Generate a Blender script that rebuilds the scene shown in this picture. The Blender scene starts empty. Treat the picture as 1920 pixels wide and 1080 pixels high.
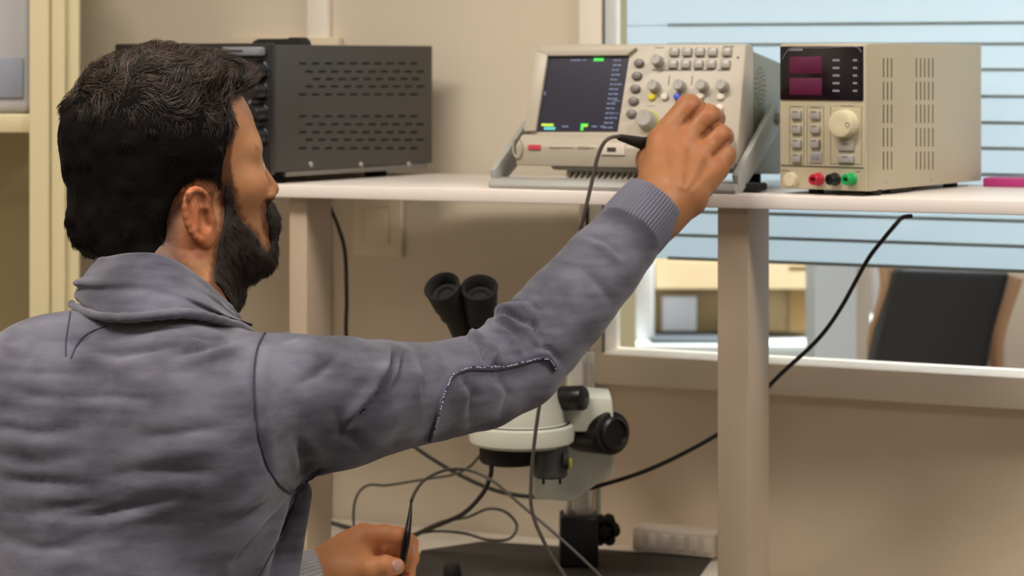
import bpy, bmesh, math, random, os
import numpy as np
from mathutils import Vector, Matrix, noise as mnoise
from mathutils.bvhtree import BVHTree

SC = bpy.context.scene
COL = SC.collection
# ------------------------------------------------------------------ camera
F, CX, HY, CH = 4300.0, 960.0, 110.0, 1.372      # focal in px, principal column, horizon row, eye height
cd = bpy.data.cameras.new('camera')
cam = bpy.data.objects.new('camera', cd); COL.objects.link(cam)
cam.location = (0, 0, CH); cam.rotation_euler = (math.pi / 2, 0, 0)
cd.sensor_width = 36.0; cd.lens = 36.0 * F / 1920.0
cd.shift_y = -(540.0 - HY) / 1920.0
cd.clip_start = 0.05; cd.clip_end = 60
cd.dof.use_dof = True; cd.dof.focus_distance = 2.17; cd.dof.aperture_fstop = 7.0
SC.camera = cam
# ------------------------------------------------------------------ world, light, exposure
SC.view_settings.view_transform = 'Standard'; SC.view_settings.look = 'None'
SC.view_settings.gamma = 1.0; SC.view_settings.exposure = 0.06
SC.view_settings.use_curve_mapping = False
w = bpy.data.worlds.new('world'); SC.world = w; w.use_nodes = True
w.node_tree.nodes['Background'].inputs[0].default_value = (1.0, 0.93, 0.85, 1)
w.node_tree.nodes['Background'].inputs[1].default_value = 0.15
def area(name, loc, target, sx, sy, power, col):
    l = bpy.data.lights.new(name, 'AREA'); l.shape = 'RECTANGLE'; l.size = sx; l.size_y = sy
    l.energy = power; l.color = col
    o = bpy.data.objects.new(name, l); COL.objects.link(o); o.location = loc
    d = Vector(target) - Vector(loc); o.rotation_euler = d.to_track_quat('-Z', 'Y').to_euler()
    return o
area('ceiling_or_fill_light', (-0.75, 1.60, 2.62), (-0.75, 1.61, 0), 1.2, 0.30, 36, (1.0, 0.92, 0.82))
area('ceiling_or_fill_light', (1.35, 1.40, 2.62), (1.35, 1.41, 0), 1.2, 0.30, 34, (1.0, 0.92, 0.82))
area('ceiling_or_fill_light', (-0.1, -0.6, 2.62), (-0.1, -0.59, 0), 1.2, 0.30, 13, (1.0, 0.93, 0.85))  # camera-side fill, added at ceiling height for frontal light
area('office_lamp_light', (1.3, 4.2, 2.62), (1.3, 4.21, 0), 1.6, 0.6, 165, (0.94, 0.965, 1.0))

# ------------------------------------------------------------------ helpers
R = math.radians
CAM = Vector((0, 0, CH))
def P(px, py, Y):
    return Vector(((px - CX) / F * Y, Y, CH - (py - HY) / F * Y))
def ray(px, py):
    return Vector(((px - CX) / F, 1.0, -(py - HY) / F))
def hit(px, py, p, n):
    d = ray(px, py); t = (p - CAM).dot(n) / d.dot(n)
    return CAM + d * t
def lin(h, k=1.0):
    h = h.lstrip('#'); c = [int(h[i:i + 2], 16) / 255 for i in (0, 2, 4)]
    return tuple((x / 12.92 if x <= 0.04045 else ((x + 0.055) / 1.055) ** 2.4) * k for x in c) + (1.0,)

def mat(name, col, rough=0.5, metal=0.0, var=0.0, scale=8.0, bump=0.0, bscale=200.0, spec=0.5, sss=0.0,
        stretch=(1, 1, 1), coat=0.0, emit=None, estr=0.0, sheen=0.0, tint=None):
    m = bpy.data.materials.new(name); m.use_nodes = True
    nt = m.node_tree; N = nt.nodes; L = nt.links; b = N['Principled BSDF']
    c = lin(col) if isinstance(col, str) else col
    b.inputs['Base Color'].default_value = c
    b.inputs['Roughness'].default_value = rough; b.inputs['Metallic'].default_value = metal
    b.inputs['Specular IOR Level'].default_value = spec
    if coat: b.inputs['Coat Weight'].default_value = coat
    if sheen: b.inputs['Sheen Weight'].default_value = sheen
    if sss:
        b.inputs['Subsurface Weight'].default_value = sss; b.inputs['Subsurface Radius'].default_value = (1.0, 0.35, 0.2)
        b.inputs['Subsurface Scale'].default_value = 0.006
    tc = N.new('ShaderNodeTexCoord'); mp = N.new('ShaderNodeMapping'); mp.inputs['Scale'].default_value = stretch
    L.new(tc.outputs['Object'], mp.inputs['Vector'])
    last = None
    if var:
        n = N.new('ShaderNodeTexNoise'); n.inputs['Scale'].default_value = scale; n.inputs['Detail'].default_value = 6
        L.new(mp.outputs['Vector'], n.inputs['Vector'])
        r = N.new('ShaderNodeMapRange'); r.inputs[1].default_value = 0.3; r.inputs[2].default_value = 0.7
        r.inputs[3].default_value = 1 - var; r.inputs[4].default_value = 1 + var
        L.new(n.outputs['Fac'], r.inputs['Value'])
        mx = N.new('ShaderNodeMix'); mx.data_type = 'RGBA'; mx.blend_type = 'MULTIPLY'; mx.inputs['Factor'].default_value = 1
        mx.inputs['A'].default_value = c; L.new(r.outputs['Result'], mx.inputs['B']); last = mx.outputs['Result']
    if tint:
        a = N.new('ShaderNodeAttribute'); a.attribute_name = tint
        mx = N.new('ShaderNodeMix'); mx.data_type = 'RGBA'; mx.blend_type = 'MULTIPLY'; mx.inputs['Factor'].default_value = 1
        if last: L.new(last, mx.inputs['A'])
        else: mx.inputs['A'].default_value = c
        L.new(a.outputs['Color'], mx.inputs['B']); last = mx.outputs['Result']
    if last: L.new(last, b.inputs['Base Color'])
    if bump:
        n = N.new('ShaderNodeTexNoise'); n.inputs['Scale'].default_value = bscale; n.inputs['Detail'].default_value = 4
        L.new(mp.outputs['Vector'], n.inputs['Vector'])
        u = N.new('ShaderNodeBump'); u.inputs['Strength'].default_value = bump; u.inputs['Distance'].default_value = 0.002
        L.new(n.outputs['Fac'], u.inputs['Height']); L.new(u.outputs['Normal'], b.inputs['Normal'])
    if emit:
        b.inputs['Emission Color'].default_value = lin(emit); b.inputs['Emission Strength'].default_value = estr
    return m

def link(name, me, m, parent=None):
    o = bpy.data.objects.new(name, me); COL.objects.link(o)
    for x in (m if isinstance(m, (list, tuple)) else [m]):
        me.materials.append(x)
    if parent is not None:
        # vertices are in world space: shift them to the parent's space
        root = parent
        off = Vector((0, 0, 0))
        while root is not None:
            off += root.location; root = root.parent
        me.transform(Matrix.Translation(-off)); o.parent = parent
    return o
def tag(o, label=None, cat=None, group=None, kind=None):
    if label: o['label'] = label
    if cat: o['category'] = cat
    if group: o['group'] = group
    if kind: o['kind'] = kind
    return o
def thing(name, loc, label, cat, group=None):
    o = bpy.data.objects.new(name, None); COL.objects.link(o); o.location = loc; o.empty_display_size = 0.02
    return tag(o, label, cat, group)
def catmull(pts, n=8):
    pts = [Vector(p) for p in pts]; q = [pts[0] * 2 - pts[1]] + pts + [pts[-1] * 2 - pts[-2]]; out = []
    for i in range(1, len(q) - 2):
        a, b, c, d = q[i - 1], q[i], q[i + 1], q[i + 2]
        for k in range(n):
            t = k / n
            out.append(0.5 * ((2 * b) + (c - a) * t + (2 * a - 5 * b + 4 * c - d) * t * t + (3 * b - a - 3 * c + d) * t ** 3))
    out.append(q[-2]); return out
def basis(z, x=None):
    z = Vector(z).normalized()
    x = Vector(x) if x is not None else (Vector((0, 0, 1)) if abs(z.z) < 0.9 else Vector((1, 0, 0)))
    x = (x - z * x.dot(z)).normalized(); y = z.cross(x)
    return x, y, z
def M4(o, x, y, z):
    m = Matrix.Identity(4)
    for i, v in enumerate((x, y, z, o)):
        for j in range(3): m[j][i] = v[j]
    return m

class MB:
    def __init__(s): s.b = bmesh.new(); s.mi = 0
    def _fin(s, geo):
        for f in geo: f.material_index = s.mi
    def box(s, M, sx, sy, sz, bev=0.0, seg=2):
        """box centred on M"""
        r = bmesh.ops.create_cube(s.b, size=1.0, matrix=M @ Matrix.Diagonal((sx, sy, sz, 1)))
        vs = r['verts']; fs = {f for v in vs for f in v.link_faces}; s._fin(fs)
        if bev:
            es = list({e for v in vs for e in v.link_edges})
            bmesh.ops.bevel(s.b, geom=es, offset=bev, segments=seg, profile=0.5, affect='EDGES')
        return s
    def prism(s, poly, M, d, bev=0.0, seg=2):
        """poly in M's xy plane, extruded along M's z by d"""
        n = len(poly)
        a = [s.b.verts.new(M @ Vector((x, y, 0))) for x, y in poly]
        c = [s.b.verts.new(M @ Vector((x, y, d))) for x, y in poly]
        fs = [s.b.faces.new(a[::-1]), s.b.faces.new(c)]
        for i in range(n):
            j = (i + 1) % n; fs.append(s.b.faces.new((a[i], a[j], c[j], c[i])))
        s._fin(fs)
        bmesh.ops.recalc_face_normals(s.b, faces=fs)
        if bev:
            es = list({e for f in fs for e in f.edges})
            bmesh.ops.bevel(s.b, geom=es, offset=bev, segments=seg, profile=0.5, affect='EDGES')
        return s
    def lathe(s, o, axis, prof, n=32, xr=None, sq=1.0):
        """prof: [(radius, height)]; closed with caps where the radius is not 0"""
        x, y, z = basis(axis, xr); o = Vector(o); rings = []
        for r, h in prof:
            rings.append([s.b.verts.new(o + z * h + (x * math.cos(2 * math.pi * k / n) + y * math.sin(2 * math.pi * k / n) * sq) * max(r, 1e-5)) for k in range(n)])
        fs = []
        for a, c in zip(rings, rings[1:]):
            for k in range(n):
                j = (k + 1) % n; fs.append(s.b.faces.new((a[k], a[j], c[j], c[k])))
        fs.append(s.b.faces.new(rings[0][::-1])); fs.append(s.b.faces.new(rings[-1]))
        s._fin(fs); return s
    def cyl(s, a, b, r, r2=None, n=28, bev=0.0):
        a = Vector(a); b = Vector(b); L = (b - a).length; r2 = r if r2 is None else r2
        if bev: pr = [(r - bev, 0), (r - bev * .3, bev * .3), (r, bev), (r2, L - bev), (r2 - bev * .3, L - bev * .3), (r2 - bev, L)]
        else: pr = [(r, 0), (r2, L)]
        return s.lathe(a, b - a, pr, n)
    def tube(s, pts, r, n=8, smooth=8, flat=1.0, rfn=None):
        pts = catmull(pts, smooth) if smooth else [Vector(p) for p in pts]
        prev = None; rings = []
        for i, p in enumerate(pts):
            t = (pts[min(i + 1, len(pts) - 1)] - pts[max(i - 1, 0)]).normalized()
            if prev is None: x, y, _ = basis(t)
            else:
                x = (prev - t * prev.dot(t)).normalized(); y = t.cross(x)
            prev = x; rr = r if rfn is None else rfn(i / (len(pts) - 1)) * r
            rings.append([s.b.verts.new(p + (x * math.cos(2 * math.pi * k / n) + y * math.sin(2 * math.pi * k / n) * flat) * rr) for k in range(n)])
        fs = []
        for a, c in zip(rings, rings[1:]):
            for k in range(n):
                j = (k + 1) % n; fs.append(s.b.faces.new((a[k], a[j], c[j], c[k])))
        fs.append(s.b.faces.new(rings[0][::-1])); fs.append(s.b.faces.new(rings[-1])); s._fin(fs); return s
    def build(s, name, m, parent=None, sharp=35):
        me = bpy.data.meshes.new(name); s.b.to_mesh(me); s.b.free()
        me.polygons.foreach_set('use_smooth', [True] * len(me.polygons)); me.set_sharp_from_angle(angle=R(sharp))
        return link(name, me, m, parent)

class Frame:
    """a vertical plane's frame: s runs along it (rightwards), o towards the camera, z up"""
    def __init__(f, x, y, ang):
        f.p = Vector((x, y, 0)); a = R(ang); f.u = Vector((math.cos(a), -math.sin(a), 0)); f.n = Vector((-math.sin(a), -math.cos(a), 0))
    def s(f, px, o=0.0):
        a = (px - CX) / F; return (a * (f.p.y + o * f.n.y) - f.p.x - o * f.n.x) / (f.u.x - a * f.u.y)
    def pt(f, s, o, z): return f.p + f.u * s + f.n * o + Vector((0, 0, z))
    def z(f, py, s, o=0.0): return CH - (py - HY) / F * f.pt(s, o, 0).y
    def at(f, px, py, o=0.0):
        s = f.s(px, o); return f.pt(s, o, f.z(py, s, o))
    def box(f, mb, s0, s1, o0, o1, z0, z1, bev=0.0, seg=2):
        c = f.pt((s0 + s1) / 2, (o0 + o1) / 2, (z0 + z1) / 2)
        return mb.box(M4(c, f.u, f.n, Vector((0, 0, 1))), abs(s1 - s0), abs(o1 - o0), abs(z1 - z0), bev, seg)
W = Frame(-0.076, 3.045, 24)          # the partition wall with the window
S = Frame(-0.280, 2.737, 21.1)        # the front edge of the shelf
SHELF = CH - 0.150                    # its top
DESK = CH - 0.622
random.seed(7); np.random.seed(7)
# ================================================================== THE SETTING
def struct(name, mb, m, sharp=35):
    return tag(mb.build(name, m, None, sharp), kind='structure')
m_wall = mat('wall_paint', '#d2c6b3', 0.75, var=0.03, scale=3, bump=0.05, bscale=300)
m_wall2 = mat('cream_wall_paint', '#d8cbbb', 0.75, var=0.03, scale=3)
m_trim = mat('white_lacquer', '#f0e8da', 0.45, var=0.02, scale=6)
m_panel = mat('beige_panel', '#e4d1b8', 0.6, var=0.03, scale=2)
m_frame = mat('beige_frame', '#eadcc8', 0.5, var=0.02, scale=4)
m_dark = mat('dark_gap', '#2a241e', 0.8)
m_floor = mat('grey_floor', '#6d6458', 0.6, var=0.1, scale=5)
m_ceil = mat('ceiling_white', '#e8e4dc', 0.85, var=0.02)

b = MB(); b.box(Matrix.Translation((0.5, 2.6, -0.05)), 8.0, 9.0, 0.1); struct('floor', b, m_floor)
b = MB(); b.box(Matrix.Translation((0.5, 2.6, 2.78)), 8.0, 9.0, 0.1); struct('ceiling', b, m_ceil)

sA = W.s(147)            # the wall's visible left end, by the cabinet
sJ = W.s(602); sF0 = W.s(1092); sF1 = W.s(1138); sR = W.s(2300)
zsill = W.z(659, W.s(1132))
# wall, left of the window, in two sheets that meet behind the joint strip
b = MB()
W.box(b, W.s(-700), sJ, -0.08, 0, 0, 2.73)
W.box(b, sJ, sF0 + 0.01, -0.08, -0.001, 0, 2.73)
struct('wall_back', b, m_wall)
zp = W.z(715, W.s(1119))
b = MB(); W.box(b, sF0 + 0.01, sR, -0.06, -0.012, 0, zp); struct('wall_under_window', b, m_panel)
b = MB(); W.box(b, sF0 + 0.01, sR, -0.08, 0, 2.2, 2.73); struct('wall_over_window', b, m_wall)
b = MB(); W.box(b, W.s(583), W.s(622), 0, 0.012, DESK - 0.02, 2.73, 0.002); struct('trim_1', b, m_trim)
# window: frame posts, sill rail, glass
b = MB()
W.box(b, sF0, sF1, -0.05, 0.014, zp, 2.25, 0.003)
W.box(b, sR - 0.05, sR, -0.05, 0.014, zp, 2.25, 0.003)
W.box(b, sF0, sR, -0.05, 0.014, 2.2, 2.25, 0.003)
fr = struct('window_1', b, m_trim)
b = MB(); W.box(b, sF0, sR, -0.055, 0.022, zp, zsill, 0.003); tag(b.build('window_sill', m_frame, fr))
b = MB(); W.box(b, W.s(1106), W.s(1112), 0.0141, 0.0155, zsill, SHELF + 0.0, 0); b.build('gasket', m_dark, fr)
b = MB(); W.box(b, sF1 - .001, sF1 + 0.0015, 0.010, 0.0146, zsill, 2.2, 0); b.build('gasket', mat('grey_gasket', '#6f685c', .7), fr)
mg = bpy.data.materials.new('window_glass'); mg.use_nodes = True
g = mg.node_tree.nodes['Principled BSDF']; g.inputs['Transmission Weight'].default_value = 1; g.inputs['Roughness'].default_value = 0
g.inputs['IOR'].default_value = 1.02; g.inputs['Base Color'].default_value = (0.96, 0.98, 0.98, 1)
b = MB(); W.box(b, sF1, sR - 0.05, -0.034, -0.030, zsill, 2.2, 0); b.build('glass', mg, fr)
# frosted film strips stuck on the far side of the glass
mf = bpy.data.materials.new('frosted_film'); mf.use_nodes = True
nt = mf.node_tree; nt.nodes.clear(); N = nt.nodes
out = N.new('ShaderNodeOutputMaterial'); mx = N.new('ShaderNodeMixShader'); d = N.new('ShaderNodeBsdfDiffuse'); t = N.new('ShaderNodeBsdfTranslucent')
d.inputs[0].default_value = lin('#e2ebee'); t.inputs[0].default_value = lin('#e0eaef'); mx.inputs[0].default_value = 0.62
nt.links.new(d.outputs[0], mx.inputs[1]); nt.links.new(t.outputs[0], mx.inputs[2]); nt.links.new(mx.outputs[0], out.inputs[0])
bl = thing('window_blind', W.pt(W.s(1500), -.04, 1.25), 'pale blue slatted blind behind the window glass above the carton and chair', 'blind')
b = MB(); sx = W.s(1880); m_slat_shadow = mat('slat_shadow_grey', '#b0bec3', 0.6)
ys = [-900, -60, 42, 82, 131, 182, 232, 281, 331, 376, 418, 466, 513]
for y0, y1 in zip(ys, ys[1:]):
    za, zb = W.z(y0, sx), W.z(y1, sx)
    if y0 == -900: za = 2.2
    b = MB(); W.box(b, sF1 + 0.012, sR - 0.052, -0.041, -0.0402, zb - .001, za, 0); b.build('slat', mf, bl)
    b = MB(); W.box(b, W.s(1232), sR - 0.053, -0.0400, -0.0385, zb - .0022, zb + .0022, 0.0003); b.build('slat_shadow_bar', m_slat_shadow, bl)  # thin grey bars stand in for the shadow lines between slats

# the cabinet wall corner on the far left
b = MB(); b.box(Matrix.Translation((-1.9, 2.2, 1.365)), 0.1, 4.5, 2.73); struct('wall_left', b, m_wall2)

# ---- the office behind the window
m_ow = mat('office_wall', '#dfe8ea', 0.8, var=0.02)
b = MB(); b.box(Matrix.Translation((1.5, 6.0, 1.365)), 6.0, 0.1, 2.73); struct('wall_far', b, m_ow)
m_bei = mat('beige_column', '#c9c0a0', 0.7)
def slab(px0, px1, Y, d, z0, z1, mb, bev=0.0):
    x0 = (px0 - CX) / F * Y; x1 = (px1 - CX) / F * Y
    return mb.box(Matrix.Translation(((x0 + x1) / 2, Y + d / 2, (z0 + z1) / 2)), x1 - x0, d, z1 - z0, bev)
b = MB(); slab(1100, 1192, 3.55, 0.25, 0, 2.73, b); struct('wall_column', b, m_bei)
m_colm = mat('pale_column', '#d3dcea', 0.6)
b = MB(); slab(1528, 1606, 3.8, 0.12, 0, 2.73, b); struct('trim_2', b, m_colm)
b = MB(); slab(1606, 1632, 3.84, 0.1, 0, 2.73, b); struct('trim_3', b, mat('beige_post', '#c4b5a2', 0.6))

def zat(py, Y): return CH - (py - HY) / F * Y
m_ot = mat('office_table_white', '#dfe6e2', 0.35)
ztb = zat(632, 4.2)
r = thing('office_table', (0.44, 4.33, 0), 'long white table behind the window carrying the brown carton', 'table')
b = MB(); b.box(Matrix.Translation((0.44, 4.33, ztb - 0.015)), .56, 0.50, 0.03, 0.003); b.build('table_top', m_ot, r)
b = MB(); b.box(Matrix.Translation((0.44, 4.10, ztb - 0.09)), .54, 0.02, 0.12, 0.003); b.build('apron', m_ot, r)
for x in (0.20, 0.68):
    for y in (4.13, 4.53):
        b = MB(); b.box(Matrix.Translation((x, y, (ztb - 0.03) / 2)), 0.05, 0.05, ztb - 0.03, 0.004); b.build('leg', m_ot, r)
m_card = mat('cardboard', '#97805c', 0.85, var=0.06, scale=10, stretch=(1, 1, 6))
x0, x1 = (1228 - CX) / F * 4.2, (1530 - CX) / F * 4.2
zc0, zc1 = ztb + 0.008, zat(495, 4.2)
r = thing('cardboard_box', ((x0 + x1) / 2, 4.3, zc0), 'brown cardboard carton with a white label on the table behind the window', 'box')
b = MB(); b.box(Matrix.Translation(((x0 + x1) / 2, 4.32, (zc0 + zc1) / 2)), x1 - x0, 0.24, zc1 - zc0, 0.003); b.build('carton', m_card, r)
b = MB(); b.prism([(0, 0), (x1 - x0, 0), (x1 - x0, 0.05), (0, 0.05)], M4(Vector((x0, 4.2, zc1)), Vector((1, 0, 0)), Vector((0, -0.5, -0.87)), Vector((0, -0.87, 0.5))), 0.003); b.build('flap', mat('cardboard_flap', '#ad9874', 0.85), r)
b = MB(); slab(1242, 1306, 4.195, 0.004, zat(620, 4.195), zat(556, 4.195), b); b.build('label', mat('label_paper', '#dcdfe8', 0.6), r)
b = MB(); slab(1480, 1528, 4.19, 0.009, zc0 + 0.002, zc1 - 0.004, b); b.build('tape', mat('brown_tape', '#917040', 0.4), r)
b = MB(); slab(1222, 1420, 4.1, 0.36, ztb, ztb + 0.007, b, 0.002)
tag(b.build('table_mat', mat('grey_mat', '#4b5257', 0.7)), 'flat dark grey mat under the brown cardboard carton', 'mat')
b = MB(); slab(1192, 1226, 4.15, 0.03, ztb, zat(455, 4.15), b, 0.004)
tag(b.build('white_board', mat('bright_board', '#f2f2f4', 0.4)), 'tall white board standing on the table left of the brown carton', 'board')
# black upholstered chair with tan arms behind the glass
m_blk = mat('black_upholstery', '#161417', 0.65, var=0.1)
Yc = 3.42
def pc(px, py, Y=Yc): return P(px, py, Y)
r = thing('office_chair', (pc(1765, 600).x, Yc + 0.15, 0), 'large black chair back leaning right behind the window glass', 'chair')
poly = [(1684, 500), (1900, 505), (1862, 640), (1846, 760), (1625, 760), (1650, 640)]
pts = [pc(a, c) for a, c in poly]
b = MB(); b.prism([(q.x, q.z) for q in pts], M4(Vector((0, Yc + 0.09, 0)), Vector((1, 0, 0)), Vector((0, 0, 1)), Vector((0, -1, 0))), 0.09, 0.015, 3); b.build('backrest', m_blk, r)
zc = 0.52; cx = pc(1740, 0).x
b = MB(); b.box(Matrix.Translation((cx, Yc + 0.3, zc)), 0.46, 0.45, 0.09, 0.03, 3); b.build('seat', m_blk, r)
b = MB(); b.cyl((cx, Yc + 0.3, 0.12), (cx, Yc + 0.3, zc - 0.04), 0.03); b.build('column', m_blk, r)
b = MB()
for k in range(5):
    a = 2 * math.pi * k / 5 + 0.3; b.tube([(cx, Yc + 0.3, 0.13), (cx + 0.28 * math.cos(a), Yc + 0.3 + 0.28 * math.sin(a), 0.06)], 0.018, 8, 2)
b.build('base', m_blk, r)
m_tan = mat('tan_wood', '#b08a6a', 0.5)
b = MB(); b.tube([pc(1655, 470, Yc + .05), pc(1664, 540, Yc + .05), pc(1640, 640, Yc + .1), pc(1650, 740, Yc + .2)], 0.012, 8, 4); b.build('armrest', m_tan, r)
b = MB(); b.tube([pc(1905, 520, Yc + .05), pc(1872, 620, Yc + .05), pc(1868, 700, Yc + .1), pc(1870, 760, Yc + .2)], 0.012, 8, 4); b.build('armrest', m_tan, r)
r2 = MB(); slab(1632, 1700, 4.9, 0.3, 0, zat(420, 4.6), r2, 0.004)
tag(r2.build('grey_cabinet', mat('grey_cabinet_paint', '#7c7672', 0.6)), 'slim grey cabinet behind the black chair through the glass', 'cabinet')
r2 = MB(); slab(1885, 2100, 4.2, 0.3, 0, zat(380, 4.2), r2, 0.004)
tag(r2.build('beige_cabinet', mat('beige_cabinet_paint', '#9c8d7c', 0.6)), 'beige cabinet right of the black chair at the window edge', 'cabinet')

# ================================================================== CABINET (left)
m_cream = mat('cream_enamel', '#d6c9a2', 0.4, var=0.02, scale=5)
m_creamd = mat('cream_enamel_inside', '#cbbd94', 0.5, var=0.02, scale=5)
Yk = 2.86
def kx(px, Y=Yk): return (px - CX) / F * Y
r = thing('storage_cabinet', (kx(-100), Yk + 0.1, 0), 'cream metal storage rack with open shelf at the left edge', 'cabinet')
def kb(x0, x1, y0, y1, z0, z1, name, m=m_cream, bev=0.003):
    b = MB(); b.box(Matrix.Translation(((x0 + x1) / 2, (y0 + y1) / 2, (z0 + z1) / 2)), x1 - x0, y1 - y0, z1 - z0, bev); return b.build(name, m, r)
kb(kx(54), kx(92), Yk, Yk + 0.025, 0, 2.2, 'upright')
kb(kx(92), kx(120), Yk + 0.008, Yk + 0.05, 0, 2.2, 'side_panel')
kb(kx(118), kx(143), Yk + 0.02, Yk + 0.032, 0, 2.2, 'edge_strip')
kb(kx(-520), kx(56), Yk + 0.01, Yk + 0.3, zat(250, Yk), zat(214, Yk), 'shelf')
kb(kx(-520), kx(56), Yk + 0.01, Yk + 0.3, 0.35, 0.38, 'shelf')
kb(kx(-520), kx(50), Yk + 0.30, Yk + 0.31, 0, 2.2, 'back_panel', m_creamd, 0)
m_bin = mat('frosted_plastic', '#b4b4b8', 0.35, var=0.03)
zs = zat(214, Yk)
r = thing('plastic_bin', (kx(10), Yk + 0.15, zs), 'grey frosted plastic bin on the cream rack shelf', 'bin')
b = MB(); b.box(Matrix.Translation((kx(-40), Yk + 0.15, zs + 0.12)), kx(50) - kx(-130), 0.24, 0.24, 0.012, 3); b.build('body', m_bin, r)
b = MB(); b.box(Matrix.Translation((kx(8), Yk + 0.028, zs + 0.045)), 0.035, 0.004, 0.05, 0.001); b.build('label', mat('blue_grey_card', '#8d93a2', 0.6), r)

# ================================================================== DESK, SHELF
m_desk = mat('white_laminate', '#e4dcce', 0.4, var=0.02, scale=4)
r = thing('workbench', (0.1, 2.6, 0), 'white workbench below the shelf with a dark mat on it', 'workbench')
b = MB(); s0, s1 = W.s(440), W.s(1345, .2)
W.box(b, s0, s1, 0.012, 0.62, DESK - 0.03, DESK, 0.004); b.build('bench_top', m_desk, r)
for s_ in (s0 + 0.05, s1 - 0.05):
    for o_ in (0.06, 0.56):
        b = MB(); W.box(b, s_ - 0.025, s_ + 0.025, o_ - 0.025, o_ + 0.025, 0, DESK - 0.03, 0.003); b.build('leg', m_trim, r)
m_mat = mat('dark_rubber_mat', '#3b3733', 0.7, var=0.05, scale=30)
def dk(px, py): return hit(px, py, Vector((0, 0, DESK)), Vector((0, 0, 1)))
pl = [dk(790, 1036), dk(905, 1019), dk(1050, 1028), dk(1334, 1050), dk(1240, 1180), dk(740, 1180)]
b = MB(); b.prism([(q.x, q.y) for q in pl], Matrix.Translation((0, 0, DESK)), 0.003)
tag(b.build('bench_mat', m_mat), 'dark rubber mat lying on the white workbench under the microscope', 'mat')
r = thing('power_strip', dk(1260, 1060), 'pale ridged power strip behind the microscope at the wall foot', 'power strip')
b = MB(); sa, sb = W.s(1190, .05), W.s(1345, .05)
W.box(b, sa, sb, 0.02, 0.06, DESK + 0.0035, DESK + 0.034, 0.004); b.build('body', m_wall2, r)
b = MB()
for k in range(6):
    c = sa + (sb - sa) * (k + 0.5) / 6; W.box(b, c - 0.005, c + 0.005, 0.0585, 0.0615, DESK + 0.010, DESK + 0.028, 0.001)
b.build('socket_row', m_frame, r)

m_shelf = mat('shelf_white', '#efe6e0', 0.35, var=0.02, scale=5)
r = thing('shelf_unit', S.pt(0.3, -0.15, DESK), 'white wall shelf on plank legs carrying the instruments', 'shelf')
b = MB(); S.box(b, S.s(330), S.s(2150), 0, -0.30, SHELF - 0.0155, SHELF, 0.002); b.build('shelf_board', m_shelf, r)
m_leg = mat('leg_white', '#b9a691', 0.5, var=0.03, scale=5, stretch=(1, 1, .3))
def leg(px0, px1, wf, dd, zf):
    s0 = S.s(px0, -0.02); b = MB(); S.box(b, s0, s0 + wf, -0.02, -0.02 - dd, zf, SHELF - 0.0155, 0.0015); b.build('leg', m_leg, r)
leg(1345, 1458, 0.0355, 0.092, 0)
leg(542, 613, 0.024, 0.068, DESK)

# wall things
r = thing('wall_socket', W.at(705, 430), 'square white wall switch plate under the shelf', 'wall switch')
def wb(px0, px1, py0, py1, o0, o1, name, m, bev=0.001):
    b = MB(); s0, s1 = W.s(px0, o1), W.s(px1, o1); W.box(b, s0, s1, o0, o1, W.z(py1, s0, o1), W.z(py0, s0, o1), bev); return b.build(name, m, r)
m_plate = mat('switch_white', '#d9cab2', 0.4)
wb(660, 752, 372, 480, 0, 0.010, 'plate', m_plate, 0.003)
wb(681, 729, 388, 457, 0.010, 0.013, 'rocker', m_plate, 0.002)
r = thing('trunking_box', W.at(530, 80), 'cream cable box on the wall behind the black amplifier', 'cable box')
wb(428, 634, 70, 140, 0, 0.016, 'body', mat('cream_plastic', '#d1c3a9', 0.5), 0.003)
# ================================================================== POWER SUPPLY (right)
def plane_items(O, U, V, Nn):
    """returns at(px,py,lift): the point of the plane under a pixel"""
    def at(px, py, lift=0.0): return hit(px, py, O + Nn * lift, Nn)
    return at
Z1 = Vector((0, 0, 1))
m_cream2 = mat('instrument_cream', '#bdb299', 0.45, var=0.015, scale=12, bump=0.04, bscale=900)
m_cream3 = mat('panel_cream', '#c4ba9f', 0.4)
m_black = mat('black_plastic', '#131214', 0.35)
m_rub = mat('black_rubber', '#171514', 0.8)
m_slot = mat('vent_shadow', '#4a4238', 0.9)
m_btn = mat('button_grey', '#a8a4a0', 0.45)
m_print = mat('panel_print', '#6a6454', 0.6)
m_white = mat('white_print', '#8f8f98', 0.5)

a37 = R(37); PU = Vector((math.cos(a37), -math.sin(a37), 0)); PB = Vector((math.sin(a37), math.cos(a37), 0)); PN = -PB
C0 = P(1625, 360, 2.49); pw, pd = 0.1085, 0.285; zb = SHELF + 0.0055; zt = CH - (81 - HY) / F * 2.49
O = Vector((C0.x, C0.y, zb)); ph = zt - zb
root = thing('power_supply', Vector((C0.x, C0.y, SHELF)) - PU * pw / 2 + PB * pd / 2, 'cream bench power supply with dark twin display and three terminals', 'power supply')
def pbox(a0, a1, b0, b1, h0, h1, name, m, bev=0.001, mb=None, par=None):
    b = mb or MB(); c = O + PU * ((a0 + a1) / 2) + PB * ((b0 + b1) / 2) + Z1 * ((h0 + h1) / 2)
    b.box(M4(c, PU, PB, Z1), abs(a1 - a0), abs(b1 - b0), abs(h1 - h0), bev)
    return b if mb else b.build(name, m, par or root)
pbox(-pw, 0, 0.004, pd, 0, ph, 'case', m_cream2, 0.0015)
pbox(-pw + .0008, -.0008, -0.0015, 0.006, 0.0006, ph - 0.0006, 'front_panel', m_cream3, 0.0015)
at = plane_items(O + PN * 0.0015, PU, Z1, PN)
def loc(px, py, lift=0.0):
    q = at(px, py, lift) - O; return q.dot(PU), q.z
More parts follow.
